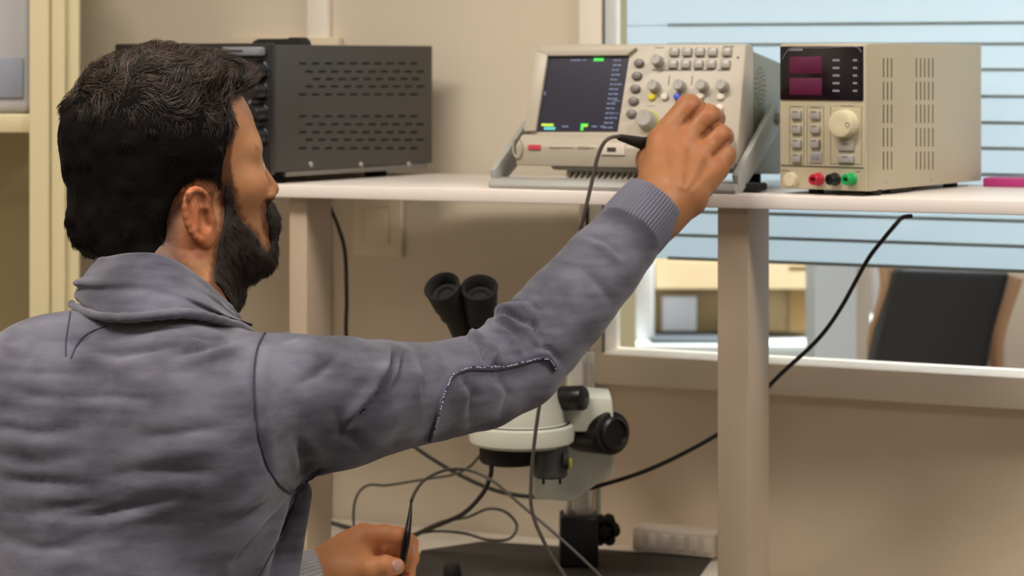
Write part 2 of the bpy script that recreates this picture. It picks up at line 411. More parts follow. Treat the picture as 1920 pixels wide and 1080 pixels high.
def prect(px0, py0, px1, py1, d, name, m, bev=0.0005, base=0.0015, mb=None, par=None):
    a0, h1 = loc(px0, py0); a1, h0 = loc(px1, py1); return pbox(a0, a1, -base - d, -base + 0.0005, h0, h1, name, m, bev, mb, par)
disp = prect(1464, 87, 1619, 189, 0.002, 'display_window', mat('smoked_display', '#100a14', 0.18, spec=0.5), 0.0008)
m_mag = mat('magenta_led_screen', '#561039', 0.3, emit='#8a1258', estr=0.05)
prect(1482, 106, 1543, 138, 0.0024, 'digit_display', m_mag, 0.0002, par=disp)
prect(1482, 146, 1543, 178, 0.0024, 'digit_display', m_mag, 0.0002, par=disp)
for x0, x1 in ((1563, 1576), (1601, 1609)):
    for i in range(5): prect(x0, 111 + 14.3 * i, x1, 115 + 14.3 * i, 0.0023, 'lettering', m_white, 0, par=disp)
prect(1480, 91, 1507, 95, 0.0023, 'lettering', m_white, 0, par=disp)
b = MB()
b.tube([at(1467, 112, 0.0024), at(1475, 98, 0.0024), at(1486, 90, 0.0024), at(1540, 90, 0.0024), at(1602, 88, 0.0024), at(1615, 98, 0.0024)], 0.0007, 6, 4); b.build('bezel_line', mat('bezel_grey', '#6b6772', 0.4), disp)
# engraved frames round the button fields
b = MB()
def frame_lines(x0, y0, x1, y1):
    for q in ((x0, y0, x1, y0 + .8), (x0, y1 - .8, x1, y1), (x0, y0, x0 + .8, y1), (x1 - .8, y0, x1, y1)): prect(*q, 0.0002, '', None, 0, mb=b)
frame_lines(1480, 199, 1508, 308); frame_lines(1513, 199, 1545, 308); frame_lines(1557, 199, 1616, 308); prect(1464, 312, 1619, 313.4, 0.0002, '', None, 0, mb=b)
for x0, x1, y in ((1484, 1504, 199), (1519, 1540, 201), (1576, 1600, 198), (1464, 1480, 319), (1604, 1613, 321)): prect(x0, y, x1, y + 1.6, 0.0004, '', None, 0, mb=b)
b.build('panel_print', m_print, root)
for i in range(4):
    for x in (1494.5, 1529.5):
        y = 215 + 27 * i
        if i == 3 and x > 1500:
            bb = prect(1518, 285, 1541, 306, 0.0012, 'button', m_btn, 0.0006)
            prect(1522, 289, 1537, 300, 0.0018, 'button_face', m_white, 0.0003, par=bb); continue
        bb = prect(x - 9, y - 8, x + 9, y + 8.5, 0.0045, 'button', m_btn, 0.0014)
        prect(x - 5, y - 6.5, x + 5, y - 4.5, 0.0048, 'button_mark', m_print, 0, par=bb)
for y0, y1 in ((265, 283), (289, 306)):
    bb = prect(1572, y0, 1602, y1, 0.0035, 'button', m_btn, 0.0012)
    prect(1581, y0 + 4, 1592, y0 + 6, 0.0038, 'button_mark', m_print, 0, par=bb)
def knob(px, py, r, h, m, name, par, base=0.0015, n=40, A=None, NN=None, ridges=0):
    p = (A or at)(px, py, 0.0); nn = NN or PN
    b = MB(); b.lathe(p, nn, [(r * 1.02, 0), (r * 1.02, h * .12), (r, h * .2), (r * .95, h * .85), (r * .90, h * .96), (r * .8, h), (r * .4, h * .985), (0, h * .98)], n)
    return b.build(name, m, par)
m_ivory = mat('ivory_knob', '#ddd2b2', 0.4)
k = knob(1586, 232, 0.0155, 0.014, m_ivory, 'dial', root)
b = MB(); p = at(1589, 234, 0.0139); b.lathe(p, PN, [(0.003, -.001), (0.003, .0004), (0.0022, .0002), (0, -.0004)], 20); b.build('finger_dimple', mat('dimple_shadow', '#a79c80', 0.6), k)
knob(1485, 336, 0.0078, 0.008, m_ivory, 'power_knob', root)
for x, col, nm in ((1535, '#b8203a', 'red_terminal'), (1566, '#17141a', 'black_terminal'), (1596, '#12a85a', 'green_terminal')):
    p = at(x, 336); mm = mat(nm, col, 0.35); b = MB()
    b.lathe(p, PN, [(0.0072, 0), (0.0072, 0.002), (0.0062, 0.003), (0.0062, 0.012), (0.0052, 0.0135), (0.0030, 0.0135), (0.0026, 0.011), (0, 0.011)], 28)
    t = b.build('terminal', mm, root); t['label'] = nm.replace('_', ' ')
    b = MB(); b.lathe(p + PN * 0.0111, PN, [(0.0018, 0), (0.0016, .0006), (0, .0007)], 16); b.build('socket', m_black, t)
# side vents: three and five slots, five rows
sat = plane_items(O, PB, Z1, PU)
def srow(px): q = sat(px, 200) - O; return q.dot(PB)
for grp in ((1656.5, 1664, 1671.5), (1718, 1726, 1733.5, 1741, 1749)):
    for x in grp:
        for (y0, y1) in ((109, 145), (153, 188), (196, 231), (240, 275), (284, 318)):
            bb_ = srow(x); h1 = (sat(x, y0) - O).z; h0 = (sat(x, y1) - O).z
            pbox(-0.0005, 0.0003, bb_ - 0.0009, bb_ + 0.0009, h0, h1, 'vent_slot', m_slot, 0)
for x, y in ((1662, 341), (1746, 336), (1826, 333)):
    b = MB(); b.lathe(sat(x, y) - PU * .0003, PU, [(0.0022, 0), (0.0020, .0008), (0, .0011)], 16); b.build('screw', m_btn, root)
for a_, b_ in ((-pw + .035, .02), (-.008, .03), (-pw + .035, pd - .03), (-.014, pd - .055)):
    b = MB(); c = O + PU * a_ + PB * b_; b.cyl((c.x, c.y, SHELF), (c.x, c.y, zb + .001), 0.0085, n=20); b.build('foot', m_rub, root)
b = MB(); pbox(-0.010, -0.002, 0.06, 0.11, -0.0035, 0.0005, '', None, 0, mb=b); b.build('bottom_tab', m_rub, root)

# ================================================================== OSCILLOSCOPE
ph24 = R(24); QU = Vector((math.cos(ph24), -math.sin(ph24), 0)); QB = Vector((math.sin(ph24), math.cos(ph24), 0))
QO = Vector((0.2487, 2.5635, SHELF)) + QU * 0.0; qw = 0.257
m_sc = mat('scope_beige', '#bbb2a2', 0.42, var=0.012, scale=15)
m_scd = mat('scope_case_grey', '#8f9184', 0.45, var=0.02, scale=12)
m_hand = mat('handle_grey', '#a9aaa6', 0.4)
sroot = thing('oscilloscope', QO - QU * qw / 2 + QB * .08, 'beige digital oscilloscope with a dark screen and a grey tilt handle', 'oscilloscope')
def q3(a, bq, h): return QO + QU * a + QB * bq + Z1 * h
def qprism(poly, a0, a1, name, m, bev=0.0, mb=None, par=None):
    """poly in (back, height), extruded from a0 to a1 along the width"""
    b = mb or MB(); b.prism(poly, M4(q3(a0, 0, 0), QB, Z1, QU), a1 - a0, bev)
    return b if mb else b.build(name, m, par or sroot)
# front moulding: a slanted panel with a rim
hb, ht, b0_, b1_ = 0.058, 0.167, 0.010, 0.040
qprism([(b0_ + .003, hb), (b1_ + .003, ht), (b1_ + .03, ht - .001), (b1_ + .03, 0.03), (b0_ + .003, .03)], -qw, 0, 'front_moulding', m_sc, 0.003)
qprism([(b1_ + .028, ht - .006), (b1_ + .150, ht - .022), (b1_ + .150, 0.012), (b1_ + .028, 0.018)], -qw + .004, -.003, 'case', m_scd, 0.004)
# lower lip
qprism([(-0.010, .026), (-0.012, .050), (b0_ - .004, .0615), (b0_ + .02, .0615), (b0_ + .03, .026)], -qw - .006, -.004, 'lower_lip', m_sc, 0.0025)
nn = Vector((0, 0, 0)); dv = (q3(0, b1_, ht) - q3(0, b0_, hb)).normalized(); QN = QU.cross(dv); QN = QN if QN.y < 0 else -QN
PO = q3(0, b0_ + .003, hb)
def qat(px, py, lift=0.0): return hit(px, py, PO + QN * lift, QN)
def qrect(px0, py0, px1, py1, d, name, m, bev=0.0004, mb=None, par=None, lift=0.0):
    """a slab on the panel, from its projected corners (left top, right bottom)"""
    a = qat(px0, py0) - PO; c = qat(px1, py1) - PO
    u0, u1 = a.dot(QU), c.dot(QU); v0, v1 = c.dot(dv), a.dot(dv)
    b = mb or MB(); ctr = PO + QU * ((u0 + u1) / 2) + dv * ((v0 + v1) / 2) + QN * (lift + d / 2 - .0002)
    b.box(M4(ctr, QU, dv, QN), abs(u1 - u0), abs(v1 - v0), d, bev)
    return b if mb else b.build(name, m, par or sroot)
# rim round the screen (raised frame), then the screen
def qpoly(pts, d, name, m, par=None, lift=0.0, bev=0.0, mb=None):
    q = [qat(*p) - PO for p in pts]; b = mb or MB()
    b.prism([(v.dot(QU), v.dot(dv)) for v in q], M4(PO + QN * (lift - .0002), QU, dv, QN), d, bev)
    return b if mb else b.build(name, m, par or sroot)
qpoly([(1008, 96), (1030, 106), (1007, 247), (985, 248)], 0.006, 'screen_rim', m_sc, bev=.001)
qpoly([(1008, 95), (1196, 91), (1178, 106), (1028, 107)], 0.006, 'screen_rim', m_sc, bev=.001)
m_scr = mat('scope_screen', '#252433', 0.2, emit='#2a2a44', estr=0.10)
scr = qpoly([(1026, 106), (1180, 106), (1158, 247), (1007, 247)], 0.0008, 'screen', m_scr)
def srect(px0, py0, px1, py1, m, name='screen_mark', mb=None): return qrect(px0, py0, px1, py1, 0.0004, name, m, 0, par=scr, lift=.0008, mb=mb)
m_gr = mat('screen_green', '#2fd84a', 0.4, emit='#2fd84a', estr=0.45)
m_ye = mat('screen_lime', '#b7d93c', 0.4, emit='#b7d93c', estr=0.4)
m_cy = mat('screen_cyan', '#4fb6c0', 0.4, emit='#4fb6c0', estr=0.35)
m_tx = mat('screen_text', '#5d7196', 0.4, emit='#6d84aa', estr=0.12)
for q in ((1114, 109, 1132, 115), (1094, 232, 1103, 235), (1090, 232, 1094, 245)): srect(*q, m_gr, 'green_mark')
for q in ((1016, 232, 1038, 237), (1094.2, 235.2, 1102, 238)): srect(*q, m_ye, 'lime_mark')
srect(1021, 238, 1041, 244, m_cy, 'cyan_mark')
random.seed(3)
for i, y in enumerate(range(112, 240, 9)):
    xe = 1176 - (y - 106) * 0.155; n_ = random.choice((2, 3, 3))
    x = xe - 24
    for k in range(n_):
        wd = random.uniform(4, 9)
        if x + wd < xe - 1: srect(x, y, x + wd, y + 3, m_tx, 'text_mark')
        x += wd + 2
for x0, x1 in ((1070, 1090), (1093, 1100)): srect(x0, 112, x1, 114.5, m_tx, 'text_mark')
for x0, x1 in ((1054, 1066), (1110, 1120), (1126, 1134)): srect(x0, 236, x1, 239, m_tx, 'text_mark')
for q in ((1148, 189, 1163, 190.6), (1144, 212, 1161, 213.6), (1021, 172, 1023, 179)): srect(*q, m_tx, 'text_mark')
m_kn = mat('knob_grey', '#a39f98', 0.35, spec=0.7)
m_dkb = mat('softkey_grey', '#77726c', 0.4)
m_wb = mat('warm_white_button', '#e4dacb', 0.35)
m_yb = mat('yellow_button', '#e0d020', 0.35); m_bb = mat('blue_button', '#3048cc', 0.35)
for x, y in ((1199, 119), (1195, 143), (1192, 167), (1188.5, 190), (1185, 214)):
    b = MB(); b.lathe(qat(x, y), QN, [(0.0062, 0), (0.0062, 0.003), (0.0050, 0.0048), (0.002, 0.0054), (0, 0.0055)], 28, xr=QU, sq=0.78); b.build('softkey', m_dkb, sroot)
def qknob(px, py, r, h, m=m_kn, name='knob'):
    p = qat(px, py); b = MB()
    n = 36; b.lathe(p, QN, [(r * 1.05, 0), (r * 1.05, h * .15), (r, h * .2), (r * .93, h * .92), (r * .84, h), (0, h)], n)
    k = b.build(name, m, sroot)
    b = MB(); b.box(M4(p + QN * (h + .0001) + dv * r * .5, QU, dv, QN), .0007, r * .6, .0005); b.build('pointer', m_white, k)
    return k
for x, y in ((1235, 116), (1229, 164), (1277, 163), (1319, 163), (1357, 163)):
    qknob(x, y, 0.0066, 0.013)
qknob(1215, 227, 0.0105, 0.016)
b = MB(); b.lathe(qat(1216, 226), QN, [(0.0125, 0), (0.0125, 0.0012), (0.0108, 0.0015), (0, 0.0015)], 32); b.build('glow_ring', mat('olive_ring', '#a9a93a', 0.4), sroot)
for x in (1265, 1289, 1313, 1337, 1364):
    for y in (98, 121):
        xx = x - (y - 98) * 0.12
        bt = qrect(xx - 8, y - 8, xx + 8, y + 8, 0.0045, 'button', m_kn, 0.0014)
for x, y, m in ((1223, 182, m_yb), (1247, 182, m_wb), (1271, 182, m_bb), (1314, 181, m_wb), (1352, 182, m_wb), (1350, 203, m_wb), (1290, 203, m_kn)):
    b = MB(); b.lathe(qat(x, y), QN, [(0.0046, 0), (0.0046, 0.003), (0.0038, 0.0042), (0, 0.0045)], 24, xr=QU, sq=0.9); t = b.build('button', m, sroot)
    t['label'] = {'yellow_button': 'yellow button', 'blue_button': 'blue button'}.get(m.name, 'round button')
b = MB()
for q in ((1222, 130, 1296, 133), (1302, 130, 1337, 133), (1346, 130, 1368, 133), (1356, 86, 1376, 89.5), (1228, 88.5, 1244, 90.5), (1212, 198, 1228, 199.5), (1254, 142, 1255, 160), (1297, 142, 1298, 160)): qrect(*q, 0.0003, '', None, 0, mb=b)
b.build('panel_print', mat('scope_print', '#8c857c', 0.6), sroot)
b = MB(); b.lathe(qat(1384, 108), QN, [(0.0017, 0), (0.0012, .0004), (0, .0005)], 12); b.build('screw', m_dkb, sroot)
# lip items
LN = -QB; LO = q3(0, -.0115, .04)
def lat(px, py, lift=0.0): return hit(px, py, LO + LN * lift, LN)
def lrect(px0, py0, px1, py1, d, name, m, bev=0.0004, mb=None):
    a = lat(px0, py0) - LO; c = lat(px1, py1) - LO; b = mb or MB()
    b.box(M4(LO + QU * ((a + c).dot(QU) / 2) + Z1 * ((a.z + c.z) / 2) + LN * (d / 2), QU, QB, Z1), abs((c - a).dot(QU)), d + .001, abs(a.z - c.z), bev)
    return b if mb else b.build(name, m, sroot)
lrect(991, 271, 1014, 281, 0.0012, 'red_badge', mat('badge_red', '#d2485c', 0.4), .0004)
m_fp = mat('faint_print', '#a89e8c', 0.6)
for q in ((1031, 275, 1052, 277.5), (1054, 275.5, 1076, 276.7), (1083, 274.5, 1106, 278), (1108, 276, 1114, 277.5)): lrect(*q, 0.0008, 'lettering', m_fp, 0)
t = lrect(1127, 268, 1172, 291, 0.0012, 'usb_surround', m_wb, .0006)
lrect(1139, 276, 1156, 285, 0.0014, 'usb_port', m_slot, .0003)
b = MB(); c = lat(970, 276, .0013); rr = .0062
b.tube([c + QU * (rr * .9 * math.cos(t_)) + Z1 * (rr * 1.9 * math.sin(t_)) for t_ in [2.2 + k * 0.5 for k in range(11)]], 0.0012, 6, 3); b.build('moulded_loop', mat('loop_grey', '#b0a792', .5), sroot)
# grille under the lip
gr = MB(); qprism([(0.000, .0085), (0.006, .0215), (0.012, .0215), (0.008, .0085)], -qw * .80, -.02, '', None, .0008, mb=gr); g_ = gr.build('grille', m_sc, sroot)
gd = (q3(0, .006, .0215) - q3(0, 0, .0085)).normalized(); gn = QU.cross(gd); gn = gn if gn.y < 0 else -gn
b = MB()
for k in range(26):
    a_ = -qw * .80 + .007 + k * .0072
    b.box(M4(q3(a_, .003, .015) + gn * .0001, (QU - gd * 0.5).normalized(), (gd + QU * .5).normalized(), gn), .0030, .0095, .0008)
b.build('grille_slots', m_slot, g_)
qprism([(-.004, .0215), (-.004, .027), (.06, .030), (.06, .0200)], -qw * .84, -.012, 'underside', m_scd, .001)
# speaker holes on the right flank
b = MB(); ctr = q3(-.003, b1_ + .062, .118)
for rr, n_ in ((0, 1), (.005, 6), (.010, 11), (.015, 16), (.020, 21)):
    for k in range(n_):
        a_ = 2 * math.pi * k / n_ + rr * 60; c = ctr + QB * rr * math.cos(a_) + Z1 * rr * math.sin(a_) * 1.05
        b.lathe(c - QU * .0004, QU, [(.00125, 0), (.00125, .0006)], 8)
b.build('speaker_holes', m_rub, sroot)
# tilt handle: cross bar on the shelf, two arms up to the pivots
hr = MB(); X1, X0 = .010, -qw - .034
qprism([(-.024, .0), (-.028, .004), (-.024, .0105), (-.002, .0125), (.002, .009), (.002, 0)], X0, X1, '', None, .0012, mb=hr)
hr = hr.build('handle_bar', m_hand, sroot)
for a_ in (X0, X1 - .006):
    top = (0.122, .080) if a_ > -.1 else (0.082, .060)
    b = MB(); dx, dy = top[0] + .012, top[1] - .006; L_ = math.hypot(dx, dy); nx, ny = -dy / L_, dx / L_; w0, w1 = .015, .017
    pl = [(-.014 + nx * w0, .008 + ny * w0), (-.016, .002), (-.008 - nx * w0 * .6, max(.001, .004 - ny * w0 * .6)), (top[0] - nx * w1, top[1] - ny * w1)]
    pl += [(top[0] + w1 * math.cos(t_), top[1] + w1 * math.sin(t_)) for t_ in [math.atan2(-ny, -nx) + math.pi * k / 8 for k in range(1, 8)]]
    pl += [(top[0] + nx * w1, top[1] + ny * w1)]
    b.prism(pl, M4(q3(a_, 0, 0), QB, Z1, QU), .007, .0008); b.build('handle_arm', m_hand, sroot)
    b = MB(); b.cyl(q3(a_ - .004, *top), q3(a_ + .010, *top), .007, bev=.001); b.build('handle_pivot', m_dkb, sroot)
for a_ in (-qw + .03, -.03):
    b = MB(); b.cyl(q3(a_, .16, 0), q3(a_, .16, .014), .009, n=20); b.build('foot', m_rub, sroot)
b = MB(); p = q3(-qw - .016, -.005, .004); b.tube([p + QU * -.012, p, p + QU * .006], .0035, 8, 3); b.build('rubber_bumper', m_rub, sroot)
# BNC sockets
bn = qat(1235, 262)
for x, y in ((1226, 268), (1290, 272), (1335, 276)):
    b = MB(); b.cyl(q3(0, 0, 0) * 0 + lat(x, y, 0), lat(x, y, 0.013), .0072, bev=.001); b.build('probe_socket', m_hand, sroot)
# black adapter between the two instruments
b = MB(); b.box(M4(hit(1408, 352, Vector((0, 0, SHELF + .006)), Z1) + Vector((0, 0.02, 0)), QU, QB, Z1), .035, .03, .009, .003)
tag(b.build('cable_adapter', m_rub), 'small black cable adapter on the shelf between oscilloscope and power supply', 'adapter')
b = MB(); c = P(1893, 341, 2.66); c.z = SHELF
W.box(b, W.s(1850, .05), W.s(1990, .05), .03, .07, SHELF + .0003, SHELF + .010, .001)
tag(b.build('magenta_folder', mat('magenta_card', '#b8327e', 0.5)), 'magenta strip of card lying on the shelf behind the power supply', 'folder')

# ================================================================== BLACK AMPLIFIER BOX (left)
p0 = P(516, 322, 2.74); p1 = P(811, 300, 2.985); vv = Vector((p1.x - p0.x, p1.y - p0.y, 0)); bd = vv.length
AB = vv.normalized(); AU = Vector((AB.y, -AB.x, 0)); AN = -AB; aw = 0.258; z0 = SHELF + .014; z1 = CH - (84 - HY) / F * 2.74; ah = z1 - z0
AO = Vector((p0.x, p0.y, z0))
m_amp = mat('charcoal_steel', '#43403b', 0.5, var=0.04, scale=10, bump=.05, bscale=900)
m_ampf = mat('black_front', '#1d1b1e', 0.35)
aroot = thing('amplifier_box', Vector((p0.x, p0.y, SHELF)) - AU * aw / 2 + AB * bd / 2, 'charcoal steel instrument box with dashed vent rows and knobs beside the head', 'amplifier')
def abox(a0, a1, b0, b1, h0, h1, name, m, bev=0.001, mb=None, par=None):
    b = mb or MB(); c = AO + AU * ((a0 + a1) / 2) + AB * ((b0 + b1) / 2) + Z1 * ((h0 + h1) / 2)
    b.box(M4(c, AU, AB, Z1), abs(a1 - a0), abs(b1 - b0), abs(h1 - h0), bev)
    return b if mb else b.build(name, m, par or aroot)
abox(-aw, 0, 0, bd, 0, ah, 'case', m_amp, .0015)
abox(-aw - .002, .001, -.012, -.0002, -.003, ah + .002, 'front_panel', m_ampf, .002)
asat = lambda px, py: hit(px, py, AO, AU)
m_sb = mat('slot_black', '#121010', .9)
rows = [(119, 0), (134, 12), (148, 26), (162, 12), (177, 0), (218, 0), (233, 12), (248, 0), (262, 12), (278, 0)]
for y, sh in rows:
    for k in range(10 if sh < 20 else 9):
        x = 561 + sh + k * 24.2 - k * k * .12
        if x + 14 > 800: continue
        q0 = asat(x, y - 2) - AO; q1 = asat(x + 13.5, y + 2) - AO
        abox(-.0006, .0003, q0.dot(AB), q1.dot(AB), q1.z, q0.z, 'vent_slot', m_sb, 0)
for x in (583, 677, 767):
    b = MB(); q = asat(x, 308); b.lathe(q - AU * .0002, AU, [(.0035, 0), (.003, .0012), (0, .0016)], 16); b.build('screw', mat('screw_steel', '#b9b3a6', .3, metal=.7), aroot)
abox(-.004, .0008, .02, bd - .012, -.006, -.0004, 'bottom_rail', mat('rail_grey', '#6f6a63', .5), .0006)
for a_, b_ in ((-.03, .03), (-aw + .03, .03), (-.03, bd - .08), (-aw + .03, bd - .08)):
    c = AO + AU * a_ + AB * b_; b = MB(); b.cyl((c.x, c.y, SHELF), (c.x, c.y, z0 + .001), .014, n=24, bev=.001); b.build('foot', m_rub, aroot)
aat = lambda px, py, l=0: hit(px, py, AO + AN * (.012 + l), AN)
hp = [aat(432, 90, .002), aat(426, 101, .02), aat(495, 102, .02), aat(500, 90, .002)]
b = MB()
q0 = aat(428, 88) - AO; q1 = aat(500, 105) - AO
abox(q0.dot(AU), q1.dot(AU), -.026, -.012, q1.z, q0.z, 'front_handle', mat('steel_blue_handle', '#8d929c', .35, metal=.3), .003)
q0 = aat(432, 94) - AO; q1 = aat(470, 97.5) - AO
abox(q0.dot(AU), q1.dot(AU), -.0265, -.0255, q1.z, q0.z, 'grip_slot', m_rub, .0002, par=aroot.children[-1])
for y in (131, 170, 211, 255):
    b = MB(); b.lathe(aat(491, y), AN, [(.0125, 0), (.0125, .003), (.011, .004), (.0105, .018), (.0095, .020), (0, .020)], 32); kk = b.build('knob', m_black, aroot)
for x, y in ((472, 119), (471, 156), (471, 192), (470, 228)):
    b = MB(); b.lathe(aat(x, y), AN, [(.0026, 0), (.002, .003), (0, .0032)], 14); b.build('indicator_lamp', m_white, aroot)
b = MB(); q0 = aat(250, 120) - AO; q1 = aat(440, 290) - AO
abox(q0.dot(AU), q1.dot(AU), -.0135, -.011, q1.z, q0.z, 'meter_window', mat('meter_glass', '#2d2426', .2), .001)
# carrying strap on the lid
b = MB(); c0 = AO + AU * (-.055) + AB * .10 + Z1 * ah; c1 = AO + AU * (-.0) + AB * .10 + Z1 * ah
b.prism([(0, 0), (.004, .005), (.012, .008), (.060, .008), (.064, .0095), (.075, .0095), (.080, .006), (.083, 0)], M4(AO + AU * -.095 + AB * .06 + Z1 * ah, AU, Z1, AU.cross(Z1)), -.02, .0005)
b.build('lid_handle', m_rub, aroot)
# ================================================================== STEREO MICROSCOPE
m_mw = mat('microscope_white', '#d2d4c6', 0.4, var=0.01)
m_chr = mat('chrome', '#efe9e0', 0.35, metal=0.45)
m_dg = mat('microscope_dark_grey', '#3a3a3a', 0.45)
Ym = 2.66
base = dk(1085, 1062)
mroot = thing('stereo_microscope', base + Vector((0, 0, .003)), 'white stereo microscope with black eyepieces on a chrome pole under the shelf', 'microscope')
Yp = base.y
def mp(px, py, Y=Ym): return P(px, py, Y)
# pole holder block and pole
bz = DESK + .0031
pc_ = P(1085, 1000, Yp); px0 = pc_.x
b = MB(); b.box(Matrix.Translation((px0, Yp, (bz + P(0, 962, Yp).z) / 2)), .047, .05, P(0, 962, Yp).z - bz, .004, 3); b.build('clamp_block', m_black, mroot)
for dx, r_ in ((-.013, .0055), (.006, .0125)):
    b = MB(); b.cyl((px0 + dx, Yp, P(0, 966, Yp).z), (px0 + dx, Yp, P(0, 900 if dx < 0 else 660, Yp).z), r_, bev=.001); b.build('pole', m_chr, mroot)
b = MB(); b.cyl((px0 + .024, Yp, P(0, 962, Yp).z - .002), (px0 + .024, Yp, P(0, 880, Yp).z), .003); b.build('guide_rod', m_mw, mroot)
kb_ = P(1133, 993, Yp - .005)
b = MB()
for k in range(6):
    a = k * math.pi / 3; b.cyl(kb_ + Vector((.012 * math.cos(a), -.012, .012 * math.sin(a))), kb_ + Vector((.012 * math.cos(a), .012, .012 * math.sin(a))), .0075, n=14, bev=.002)
b.cyl(kb_ + Vector((0, -.012, 0)), kb_ + Vector((0, .012, 0)), .014, bev=.002); b.cyl(kb_ + Vector((-.03, 0, 0)), kb_, .006)
b.build('star_knob', m_rub, mroot)
# focusing carriage
sh = mp(1120, 850, 2.76)
def mprism(pts, Y0, Y1, name, m, bev=.003):
    q = [P(a, c, (Y0 + Y1) / 2) for a, c in pts]; b = MB()
    b.prism([(v.x, v.z) for v in q], M4(Vector((0, Y1, 0)), Vector((1, 0, 0)), Z1, Vector((0, -1, 0))), Y1 - Y0, bev); return b.build(name, m, mroot)
mprism([(1000, 893), (1098, 893), (1098, 903), (1150, 880), (1150, 772), (1110, 745), (1076, 742), (1076, 812), (1060, 826), (1000, 830), (1000, 926), (1060, 934), (1076, 930), (1098, 903)][3:10] + [(1000, 830), (1000, 926), (1078, 932), (1110, 905)], 2.70, 2.76, 'focus_carriage', m_mw)
mprism([(1062, 672), (1110, 672), (1118, 760), (1062, 760)], 2.80, 2.86, 'rack_housing', m_mw)
b = MB(); q = P(1086, 700, 2.79); b.box(Matrix.Translation(q), .010, .006, .04, .001); b.build('rack_rail', m_chr, mroot)
mprism([(1076, 732), (1145, 738), (1150, 800), (1060, 800), (1010, 792), (1010, 772)], 2.66, 2.74, 'focus_arm', m_mw)
# knobs
b = MB(); a0, a1 = P(1078, 806, 2.72), P(1150, 812, 2.66); b.cyl(a0, a1, .0245, .0255, n=36, bev=.003)
d_ = (a1 - a0).normalized(); b.lathe(a1 - d_ * .002, d_, [(.019, 0), (.019, .006), (.016, .008), (.0150, .004), (0, .003)], 32); b.build('focus_knob', m_black, mroot)
b = MB(); a0, a1 = P(1040, 747, 2.66), P(1096, 746, 2.64); b.cyl(a0, a1, .0140, .0145, n=30, bev=.003); b.build('zoom_knob', m_black, mroot)
b = MB(); b.cyl(P(1068, 760, 2.66), P(1068, 776, 2.68), .003); b.build('stem', m_rub, mroot)
# head: pod above the disc, disc ring, ring light
b = MB(); c = P(966, 806, Ym)
b.lathe(P(978, 832, Ym), Z1, [(.055, 0), (.0605, .004), (.0615, .012), (.0600, .022), (.056, .0245), (.051, .026), (.050, .040), (.044, .060), (.040, .075), (.030, .09), (.012, .10)], 48); b.build('zoom_body', m_mw, mroot)
b = MB(); pz = P(978, 795, Ym); b.lathe(pz, Z1, [(.0560, 0), (.0565, .0012), (.0560, .0024)], 48); b.build('seam_ring', m_rub, mroot)
b = MB(); b.lathe(P(957, 868, Ym), Z1, [(.020, .002), (.030, 0), (.0335, .001), (.036, .004), (.036, .018), (.0345, .021)], 44); b.build('ring_light', m_rub, mroot)
b = MB(); b.lathe(P(1032, 894, Ym - .02), Z1, [(.018, 0), (.0195, .002), (.0200, .035), (.019, .040), (.012, .041)], 36); b.build('motor_can', m_dg, mroot)
b = MB(); b.cyl(P(1056, 863, Ym - .035), P(1066, 863, Ym - .035), .010, n=20, bev=.001); b.build('lock_screw', m_rub, mroot)
b = MB(); b.box(Matrix.Translation(P(1069, 868, Ym - .03)), .004, .01, .010, .001); b.build('yellow_tag', mat('yellow_label', '#b3a42c', .5), mroot)
b = MB()
for x in (1019, 1050): b.cyl(P(x, 897, Ym - .01), P(x, 908, Ym - .01), .0016, n=10)
b.build('pin', m_rub, mroot)
# inclined head and eyepieces
hd = MB(); top = P(905, 650, Ym - .05); bot = P(950, 765, Ym)
hd.tube([bot, top.lerp(bot, .5), top], .036, 24, 4, rfn=lambda t: 1 - .25 * t); hd.build('binocular_head', m_mw, mroot)
for (x0, y0), (x1, y1) in (((868, 622), (829, 538)), ((905, 640), (899, 540))):
    a0 = P(x0, y0, Ym - .055); a1 = P(x1, y1, Ym - .105); d_ = (a1 - a0).normalized(); L_ = (a1 - a0).length
    b = MB(); b.lathe(a0, d_, [(.0135, -.02), (.0135, L_ * .35), (.0165, L_ * .42), (.0165, L_ * .55), (.0185, L_ * .62), (.0200, L_ * .95), (.0210, L_ + .001), (.0190, L_ + .003), (.0165, L_), (.0150, L_ - .012), (.0, L_ - .013)], 36); e = b.build('eyepiece', m_rub, mroot)
    b = MB(); b.lathe(a1 - d_ * .0128, d_, [(.0105, 0), (.0100, .002), (.006, .0035), (0, .004)], 28); b.build('lens', mat('coated_glass', '#1c1a22', .05, spec=1.0), e)

# ================================================================== CABLES
m_cab = mat('black_cable', '#15120f', .5); m_cab2 = mat('grey_cable', '#4d4742', .5)
def cable(name, pts, r, m, label, sm=10):
    b = MB(); b.tube([P(*p) for p in pts], r, 10, sm); return tag(b.build(name, m), label, 'cable')
cable('power_cable', [(608, 352, 2.95), (614, 378, 2.92), (634, 425, 2.93), (647, 475, 2.94), (650, 560, 2.95), (652, 650, 2.95), (690, 760, 2.93), (775, 836, 2.90), (865, 892, 2.86), (950, 925, 2.83), (1040, 931, 2.81), (1112, 914, 2.80), (1220, 879, 2.78), (1340, 818, 2.72), (1400, 770, 2.70), (1458, 707, 2.68), (1530, 640, 2.66), (1575, 580, 2.65), (1625, 490, 2.63), (1655, 450, 2.62), (1680, 420, 2.60), (1692, 408, 2.58), (1708, 405, 2.565)], .0026, m_cab, 'long black cable looping along the wall below the shelf')
